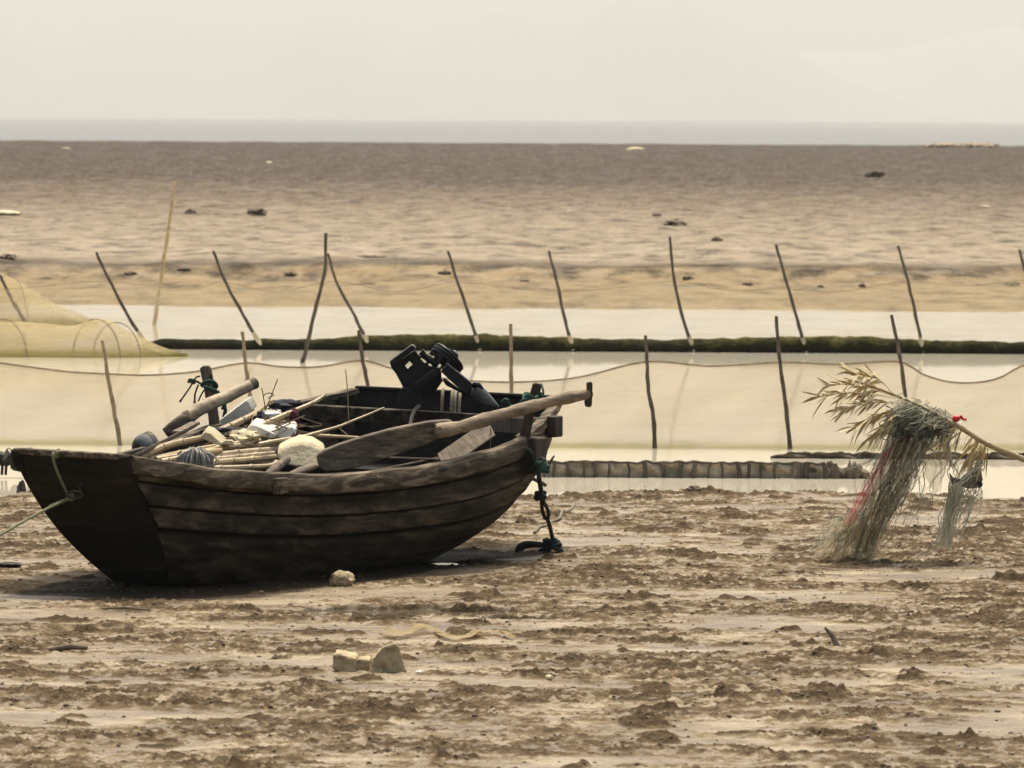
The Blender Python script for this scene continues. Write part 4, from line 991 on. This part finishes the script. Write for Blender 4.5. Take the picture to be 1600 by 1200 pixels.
g = gz(33, 762); tag(MB().blob(Vector((g.x, g.y, ground(g.x, g.y) + .085)), (.035, .05, .11), .35, 3, 12).blob(Vector((g.x - .03, g.y - .05, ground(g.x, g.y) + .02)), (.055, .06, .022), .35, 2, 14).build('black_bag', M['black']), 'black lump standing on the mud behind the bow corner', 'bag')

# ================================================================== REED BUNDLE AND DRAPED NETS
RY = 36.2
rb = empty('reed_bundle', (gz(1960, 890).x, RY, 0), 'long leafy bamboo pole leaning in from the right edge', 'bamboo pole')
pp = smooth_path([at(x, y, RY + .1 * math.sin(i)) for i, (x, y) in enumerate([(1990, 892), (1850, 830), (1720, 770), (1600, 718), (1545, 695), (1500, 668), (1450, 640), (1405, 620), (1360, 603), (1330, 594)])], 60)
q2 = []; r2 = []
for i, p in enumerate(pp):
    k = .026 - .019 * i / 60
    if i % 6 == 3: e = (pp[min(i + 1, 60)] - pp[i - 1]).normalized() * .006; q2 += [p - e, p, p + e]; r2 += [k, k * 1.25, k]
    else: q2.append(p); r2.append(k)
MB().tube(q2, r2, 9).build('cane', M['bamboo'], rb)
def leaf(mb, base, dirv, L, wd, droop, rn):
    d = dirv.normalized(); sidev = d.cross(Vector((rn.uniform(-1, 1), rn.uniform(-1, 1), rn.uniform(-1, 1)))).normalized(); rows = []
    nseg = 6
    for i in range(nseg + 1):
        u = i / nseg; p = base + d * (L * u) + Vector((0, 0, -droop * L * u * u)); ww = wd * max(0, math.sin(math.pi * min(1, u * .92 + .08))) ** .8
        rows.append([p - sidev * ww, p + Vector((0, -ww * .35, 0)), p + sidev * ww])
    mb.grid(rows)
rn = random.Random(4); fol = MB()
sprays = [((1405, 622), (1285, 600), 15), ((1400, 622), (1272, 620), 12), ((1415, 630), (1300, 645), 17), ((1420, 636), (1330, 672), 16), ((1425, 640), (1352, 690), 13), ((1370, 606), (1330, 586), 9), ((1395, 615), (1355, 588), 9), ((1420, 640), (1375, 680), 10)]
for (bx, by), (tx, ty), k in sprays:
    yy = RY + rn.uniform(-.12, .12); a = at(bx, by, RY); b = at(tx, ty, yy)
    mid = a.lerp(b, .5) + Vector((0, 0, .03)); st = smooth_path([a, mid, b], 12); fol.tube(st, .003, 4)
    k = int(k * 2.0)
    for i in range(k):
        u = .25 + .75 * i / k; p = st[min(12, int(u * 12))]
        base_d = (b - a).normalized()
        d = base_d * .62 + Vector((rn.uniform(-.25, .25), rn.uniform(-.7, .7), rn.uniform(-.6, .35)))
        leaf(fol, p, d, rn.uniform(.075, .165), rn.uniform(.0055, .0105), rn.uniform(-.1, .55), rn)
for i in range(36):    # leaves down the cane by the right hand side
    u = rn.random(); a = at(1440 + 100 * u, 640 + 50 * u, RY + rn.uniform(-.05, .05))
    leaf(fol, a, Vector((rn.uniform(-.8, .1), rn.uniform(-.5, .5), rn.uniform(-1, -.2))), rn.uniform(.10, .2), rn.uniform(.006, .011), .2, rn)
for i in range(30):
    a = at(1535 + rn.uniform(-18, 12), 690 + rn.uniform(0, 18), RY + rn.uniform(-.05, .05))
    leaf(fol, a, Vector((rn.uniform(-.7, .1), rn.uniform(-.4, .4), rn.uniform(-1, -.5))), rn.uniform(.10, .22), rn.uniform(.006, .011), .1, rn)
fol.build('foliage', M['leaf'], rb)

def drape(mb, tops, bots, n, jit, crook, rad, seed, sag=0.0, jy=.06):
    """many thin net strands from along one line down to along another"""
    r_ = random.Random(seed)
    tp = smooth_path(tops, 40); bt = smooth_path(bots, 40)
    for i in range(n):
        u = r_.random(); a = tp[int(u * 40)]; b = bt[min(40, max(0, int((u + r_.gauss(0, .10)) * 40)))]
        a = a + Vector((r_.gauss(0, jit), r_.gauss(0, jy), r_.gauss(0, jit))); b = b + Vector((r_.gauss(0, jit * 1.3), r_.gauss(0, jy), r_.gauss(0, jit * .8)))
        pts = []; ph = r_.random() * 6; L = (b - a).length; end = r_.uniform(.55, 1.0)
        for k in range(9):
            v = k / 8 * end; p = a.lerp(b, v)
            amp = crook * math.sin(math.pi * k / 8)
            pts.append(p + Vector((amp * math.sin(v * 9 + ph) + r_.gauss(0, crook * .25), amp * math.cos(v * 7 + ph), r_.gauss(0, crook * .2) - sag * math.sin(math.pi * v))))
        mb.tube(smooth_path(pts, 16), rad * r_.uniform(.6, 1.3), 4, caps=False)
def veil(tops, bots, n, m, seed, fold=.05, depth=.0):
    r_ = random.Random(seed); tp = smooth_path(tops, n); bt = smooth_path(bots, n); rows = []
    ph = r_.random() * 6
    for j in range(25):
        v = j / 24; row = []
        for i in range(n + 1):
            p = tp[i].lerp(bt[i], v)
            f_ = float(fbm(np.array([i * .35 + seed]), np.array([v * 2.2 + seed * 2]), 3, seed)[0])
            row.append(p + Vector((fold * .5 * f_, depth + fold * math.sin(i * 1.1 + ph + 2 * v) + fold * f_, .3 * fold * f_)))
        rows.append(row)
    return MB().grid(rows)
def A(pts, Y=RY): return [at(x, y, Y) for x, y in pts]
fn = empty('fishing_net', (gz(1330, 888).x, RY, 0), 'grey-green tangled fishing net draped over the leaning pole to the mud', 'net')
top1 = [(1402, 625), (1425, 640), (1455, 648), (1478, 655)]
legt = [(1386, 684), (1402, 662), (1430, 664), (1450, 694)]; legb = [(1312, 878), (1335, 884), (1352, 878), (1368, 862)]
veil(A(legt), A(legb), 26, 'bluenet', 3, .06).build('netting', M['bluenet'], fn)
veil(A([(1390, 690), (1410, 680), (1440, 690)]), A([(1325, 850), (1345, 866), (1372, 846)]), 24, 'bluenet', 5, .07, -.06).build('netting', M['tannet'], fn)
veil(A(top1), A([(1382, 704), (1412, 716), (1446, 706), (1476, 688)]), 26, 'bluenet', 7, .06, -.02).build('netting', M['bluenet'], fn)
veil(A([(1440, 646), (1460, 650), (1484, 660)]), A([(1444, 740), (1462, 770), (1484, 720)]), 20, 'tannet', 9, .05).build('netting', M['tannet'], fn)
sr = MB()
drape(sr, A(legt), A([(1310, 870), (1330, 880), (1355, 875), (1372, 865)]), 38, .018, .050, .0018, 2)
drape(sr, A([(1400, 690), (1440, 700), (1430, 720)]), A([(1350, 830), (1365, 850), (1370, 835)]), 30, .016, .035, .0022, 9)
drape(sr, A([(1440, 690), (1470, 680), (1480, 680)]), A([(1395, 850), (1410, 870), (1450, 880)]), 14, .02, .05, .0018, 12)
drape(sr, A([(1412, 632), (1450, 644), (1482, 655)]), A([(1395, 672), (1440, 690), (1478, 676)]), 150, .03, .08, .0024, 14)
drape(sr, A([(1472, 660), (1482, 662)]), A([(1470, 740), (1500, 800)]), 12, .015, .04, .0018, 15)
drape(sr, A([(1398, 690), (1410, 700)]), A([(1330, 740), (1300, 745)]), 6, .01, .01, .0014, 16)
sr.build('strands', M['strand'], fn)
sr = MB()
drape(sr, A([(1405, 662), (1430, 664), (1450, 694)]), A([(1338, 868), (1352, 862), (1372, 842)]), 36, .014, .05, .0022, 52)
drape(sr, A([(1405, 634), (1445, 646), (1478, 655)]), A([(1395, 690), (1420, 712), (1460, 684)]), 70, .03, .07, .0026, 54)
sr.build('dark_strands', M['strand_dark'], fn)
tn = MB(); v = veil(A([(1310, 815), (1335, 805), (1365, 830)]), A([(1266, 880), (1330, 888), (1384, 886)]), 24, 'tannet', 8, .12)
hem = v.build('netting', M['tannet'], fn)
sr = MB(); drape(sr, A([(1305, 815), (1335, 800), (1365, 830)]), A([(1268, 868), (1300, 880), (1385, 882)]), 90, .03, .03, .0018, 21); 
drape(sr, A([(1285, 886), (1300, 884)]), A([(1365, 850), (1392, 886)]), 30, .02, .03, .0025, 22); sr.build('strands', M['strand'], fn)
mb = veil(A([(1382, 706), (1392, 700), (1400, 705)], RY - .06), A([(1318, 815), (1326, 818), (1334, 818)], RY - .06), 14, 'rednet', 4, .02)
rn_ = mb.build('red_net', M['rednet']); tag(rn_, 'narrow strip of faded red netting hanging in the grey net', 'net')
sr = MB(); drape(sr, A([(1384, 704), (1402, 690)], RY - .07), A([(1318, 816), (1330, 820)], RY - .07), 12, .008, .006, .0016, 30, jy=.01); sr.build('strands', M['rednet'], rn_)
tag(MB().tube(smooth_path(A([(1406, 692), (1412, 684), (1420, 680), (1416, 690)], RY - .10), 8), .012, 6, flat=.5).build('rag', M['crimson']), 'maroon rag tucked in the top of the hanging net', 'rag')
# second hanging net at the right
fn2 = empty('fishing_net', (gz(1500, 870).x, RY, 0), 'small ragged net hanging from the pole below the dry leaves', 'net')
sr = MB()
drape(sr, A([(1530, 715), (1534, 735)]), A([(1482, 760), (1500, 768)]), 30, .012, .02, .0022, 41)
drape(sr, A([(1490, 752), (1500, 762)]), A([(1466, 850), (1482, 862)]), 85, .014, .018, .0022, 42)
drape(sr, A([(1505, 765), (1532, 760)]), A([(1490, 830), (1520, 800)]), 34, .014, .03, .0020, 43)
drape(sr, A([(1480, 680), (1482, 700)]), A([(1482, 730), (1490, 745)]), 18, .006, .012, .0016, 44)
drape(sr, A([(1470, 830), (1480, 850)]), A([(1420, 870), (1440, 885)]), 6, .01, .03, .0016, 45)
drape(sr, A([(1530, 760), (1534, 770)]), A([(1488, 856), (1500, 850)]), 8, .01, .03, .0018, 46)
sr.build('strands', M['strand'], fn2)
MB().pxprism([(1483, 738), (1490, 746), (1502, 749), (1516, 742), (1528, 724), (1532, 728), (1536, 750), (1530, 762), (1514, 764), (1500, 760), (1488, 758)], RY - .02, .05).build('net_lump', M['hemp'], fn2, bevel=.012)
veil(A([(1486, 755), (1500, 762)]), A([(1464, 848), (1482, 862)]), 12, 'bluenet', 12, .04).build('netting', M['bluenet'], fn2)
MB().blob(at(1530, 757, RY - .02), (.022, .02, .022), .35, 2, 3).build('knot', M['black'], fn2)
fl = MB().blob(at(1494, 654, RY - .08), (.026, .026, .022), .06, 3, 2); fl.tube([at(1500, 650, RY - .08), at(1506, 656, RY - .08), at(1510, 655, RY - .08)], [.012, .007, .010], 7)
tag(fl.build('float', M['red']), 'small red plastic float tied on the leaning pole', 'float')
tag(MB().blob(at(1483, 683, RY - .05), (.014, .014, .018), .3, 2, 3).build('net_weight', M['black']), 'small dark weight hanging below the red float', 'weight')

# ================================================================== LOOSE THINGS ON THE MUD
def on(px, py): g = gz(px, py, .01); return Vector((g.x, g.y, ground(g.x, g.y)))
def stone(px, py, rad, label, m='rock', nz=.35, seed=1, name='rock', cat='rock', group=None, sink=.25, sub=3, freq=2.2):
    g = on(px, py); o = MB().blob(g + Vector((0, 0, rad[2] * (1 - sink))), rad, nz, sub, seed, freq=freq).build(name, M[m], origin=g); return tag(o, label, cat, group)
stone(535, 921, (.075, .07, .055), 'pale rounded rock lying against the bottom of the hull', seed=3, nz=.25)
g = on(556, 1054); Yg = g.y
def slab(pts, Y, th, name, label, lean=(0, .0, 0), m='rock'):
    o = MB().pxprism(pts, Y, th, lean).build(name, M[m], bevel=.012)
    md = o.modifiers.new('sub', 'SUBSURF'); md.subdivision_type = 'SIMPLE'; md.levels = md.render_levels = 4
    tx = bpy.data.textures.new(name, 'CLOUDS'); tx.noise_scale = .035; tx.noise_depth = 3
    dm = o.modifiers.new('disp', 'DISPLACE'); dm.texture = tx; dm.strength = .018; dm.texture_coords = 'LOCAL'
    return tag(o, label, 'rock')
slab([(518, 1046), (521, 1022), (540, 1025), (556, 1027), (557, 1054), (540, 1054)], Yg - .12, .14, 'broken_brick', 'square broken brick lying left of the upright rock', (.01, 0, .015))
slab([(554, 1056), (557, 1030), (576, 1030), (580, 1056)], Yg - .10, .09, 'broken_brick', 'narrow broken brick wedged between square brick and upright rock', (.01, 0, .01))
slab([(576, 1058), (584, 1028), (598, 1012), (616, 1004), (625, 1010), (630, 1030), (636, 1050), (620, 1058), (600, 1062)], Yg - .16, .15, 'rock', 'jagged upright tan rock beside the broken bricks', (-.02, 0, -.02))
# strip of yellow netting
rows = []
for i in range(61):
    px = 597 + (800 - 597) * i / 60; py = 1000 + 4 * math.sin(i * .22) + (3 if i > 25 else -2); c = on(px, py)
    wd = .30 * (1 - .7 * i / 60); rows.append([c + Vector((.02 * math.sin(j), (j / 6 - .5) * wd, .020 + (.034 * math.sin(math.pi * j / 6) * (1 if i < 26 else .30) * (.6 + .4 * math.sin(i * .45)) if 0 < j < 6 else 0))) for j in range(7)])
tag(MB().grid(rows).build('netting_scrap', M['strawnet']), 'strip of yellow netting lying flat on the foreground mud', 'netting')
stone(656, 1060, (.022, .03, .008), 'white broken shell beside the jagged rock', 'shell', .4, 5, 'shell', 'shell')
stone(858, 1070, (.020, .02, .014), 'small yellow foam crumb on the bare foreground mud', 'foam_cream', .3, 6, 'foam_crumb', 'foam')
stone(1085, 776, (.055, .05, .034), 'dark brown stone near the water right of the anchor', 'clod', .35, 7)
stone(14, 892, (.075, .06, .018), 'flat black stone at the left edge beside the bow', 'black', .2, 8)
g = on(1302, 1016); tag(MB().tube([g + Vector((.03, 0, -.02)), g + Vector((.0, .02, .05)), g + Vector((-.045, .03, .10))], [.018, .016, .006], 7).build('wood_chip', M['post']), 'short wooden chip sticking up from the foreground mud', 'stick')
g = on(757, 958); tag(MB().tube([g, g + Vector((.008, 0, .035))], [.014, .008], 6).build('twig', M['black']), 'tiny dark peg standing in the mud below the stern', 'peg')
g = on(110, 1024); tag(MB().tube([g + Vector((-.11, 0, .005)), g + Vector((0, .02, .02)), g + Vector((.09, 0, .015))], [.012, .016, .010], 7).build('driftwood', M['clod']), 'dark driftwood stick half sunk in the left foreground', 'stick')
g = on(195, 962); tag(MB().tube([g + Vector((-.13, 0, .012)), g + Vector((0, .02, .016)), g + Vector((.15, -.05, .006))], [.006, .008, .004], 6).build('driftwood', M['clod']), 'thin dark twig on the mud in front of the bow', 'stick')

# mounds of mud and weed out on the flats
far_l = [(400, 345, .34, .20, 'dark mud mound at the right end of the long far ridge'), (298, 344, .20, .14, 'small dark mud mound left of the far ridge'),
         (1054, 362, .34, .17, 'largest dark mud mound above the tallest post'), (1026, 347, .14, .10, 'small mud mound just left of the largest mound'),
         (1120, 391, .15, .09, 'small mud mound right of the tallest post'), (578, 418, .34, .04, 'flat brown mud streak above the boat heap'),
         (453, 435, .22, .12, 'mud lump on the bank above the heap in the boat'), (695, 436, .22, .10, 'mud lump on the bank at the post above the engine'),
         (1168, 446, .20, .09, 'mud lump on the bank left of the straight post'), (1347, 449, .12, .12, 'pointed mud lump on the bank left of the knotted post'),
         (1582, 446, .24, .14, 'rounded mud lump on the bank at the right edge'), (1075, 440, .20, .10, 'mud lump on the bank beside the tallest post'),
         (288, 432, .25, .09, 'weed lump on the bank right of the bamboo pole'), (204, 434, .22, .09, 'weed lump on the bank between slanting post and bamboo pole'),
         (12, 424, .2, .1, 'weed lump on the bank at the left edge'), (1282, 452, .12, .07, 'little mud lump on the bank right of the straight post'),
         (820, 441, .16, .06, 'flat mud lump on the bank left of the bent post'), (1368, 284, .5, .3, 'faint dark mound far out near the sea')]
for i, (px, py, rx, rz, lb) in enumerate(far_l):
    Y = gz(px, py, .15).y; k_ = .62 if py > 424 else 1.0; rx *= k_; rz *= k_
    stone(px, py, (rx * .75, rx * 1.1, rz * .6), lb, 'mound', .6, 30 + i, 'mud_mound', 'mud mound', 'mud mounds out on the flats', sink=.45, freq=2.6)
Y = gz(340, 345).y
mb = MB()
for i in range(12): p = on(318 + i * 6, 345); mb.blob(p, (.22, .3, .05 + .02 * math.sin(i * 2)), .5, 2, i)
tag(mb.build('mud_ridge', M['clod']), 'low dark mud ridge joining the two left far mounds', 'mud ridge')
for px, py, rx, rz, lb in ((993, 239, 0.7, .16, 'pale foam slab far out at the edge of the sea'), (103, 238, .28, .09, 'pale fleck far out above the slanting post'), (420, 262, .16, .09, 'tan fleck far out right of the bamboo pole'), (8, 348, .4, .08, 'yellowish flat scrap at the left edge of the far flats'), (1540, 331, .16, .04, 'pale speck on the far flats at the right')):
    stone(px, py, (rx, rx, rz), lb, 'foam_cream', .3, int(px), 'washed_up_foam', 'foam', 'pale scraps washed up on the far flats', sink=.3)
mb = MB(); rn = random.Random(3)
for i in range(60):
    p = on(1450 + rn.uniform(0, 110), 231 + rn.uniform(-1, 3)); mb.blob(p + Vector((0, 0, .2)), (rn.uniform(.2, .8), .6, rn.uniform(.05, .22)), .4, 1, i)
tag(mb.build('brushwood_heap', M['stick_pale']), 'pale heap of washed-up brushwood at the sea edge, right', 'brushwood')

# loose crumbs of mud all over the foreground
N = 60000
cy = 24.5 + (44.2 - 24.5) * rng.random(N); cx = (rng.random(N) * 2 - 1) * (.1 * cy + .3)
H, W, K = terrain(cx, cy)
keep = (rng.random(N) < .06 + .9 * K) & (H > PUDDLE_Z + .004); cx, cy, H = cx[keep], cy[keep], H[keep]; N = len(cx)
ico = np.array([(0, 0, 1), (.89, 0, .45), (.28, .85, .45), (-.72, .53, .45), (-.72, -.53, .45), (.28, -.85, .45), (.72, .53, -.45), (-.28, .85, -.45), (-.89, 0, -.45), (-.28, -.85, -.45), (.72, -.53, -.45)])
icf = np.array([(0, 1, 2), (0, 2, 3), (0, 3, 4), (0, 4, 5), (0, 5, 1), (1, 6, 2), (2, 7, 3), (3, 8, 4), (4, 9, 5), (5, 10, 1), (6, 7, 2), (7, 8, 3), (8, 9, 4), (9, 10, 5), (10, 6, 1)])
sz = np.minimum(.012, .0025 + rng.exponential(.0022, N))[:, None] * rng.uniform(.65, 1.25, (N, 11))
q = rng.random(N)[:, None] * 6.28
vx = cx[:, None] + sz * 1.4 * (ico[:, 0] * np.cos(q) - ico[:, 1] * np.sin(q)); vy = cy[:, None] + sz * (ico[:, 0] * np.sin(q) + ico[:, 1] * np.cos(q)); vz = H[:, None] + sz * (.2 + .75 * ico[:, 2])
fc = (icf[None] + 11 * np.arange(N)[:, None, None]).reshape(-1).astype(np.int32); nf = len(fc) // 3
me = bpy.data.meshes.new('mud_crumbs'); me.vertices.add(N * 11); me.vertices.foreach_set('co', np.stack([vx, vy, vz], -1).astype(np.float32).ravel())
me.loops.add(nf * 3); me.loops.foreach_set('vertex_index', fc); me.polygons.add(nf)
me.polygons.foreach_set('loop_start', np.arange(0, nf * 3, 3, dtype=np.int32)); me.polygons.foreach_set('loop_total', np.full(nf, 3, np.int32)); me.update(calc_edges=True)
me.materials.append(M['crumb']); o = bpy.data.objects.new('mud_crumbs', me); COL.objects.link(o); tag(o, kind='stuff')
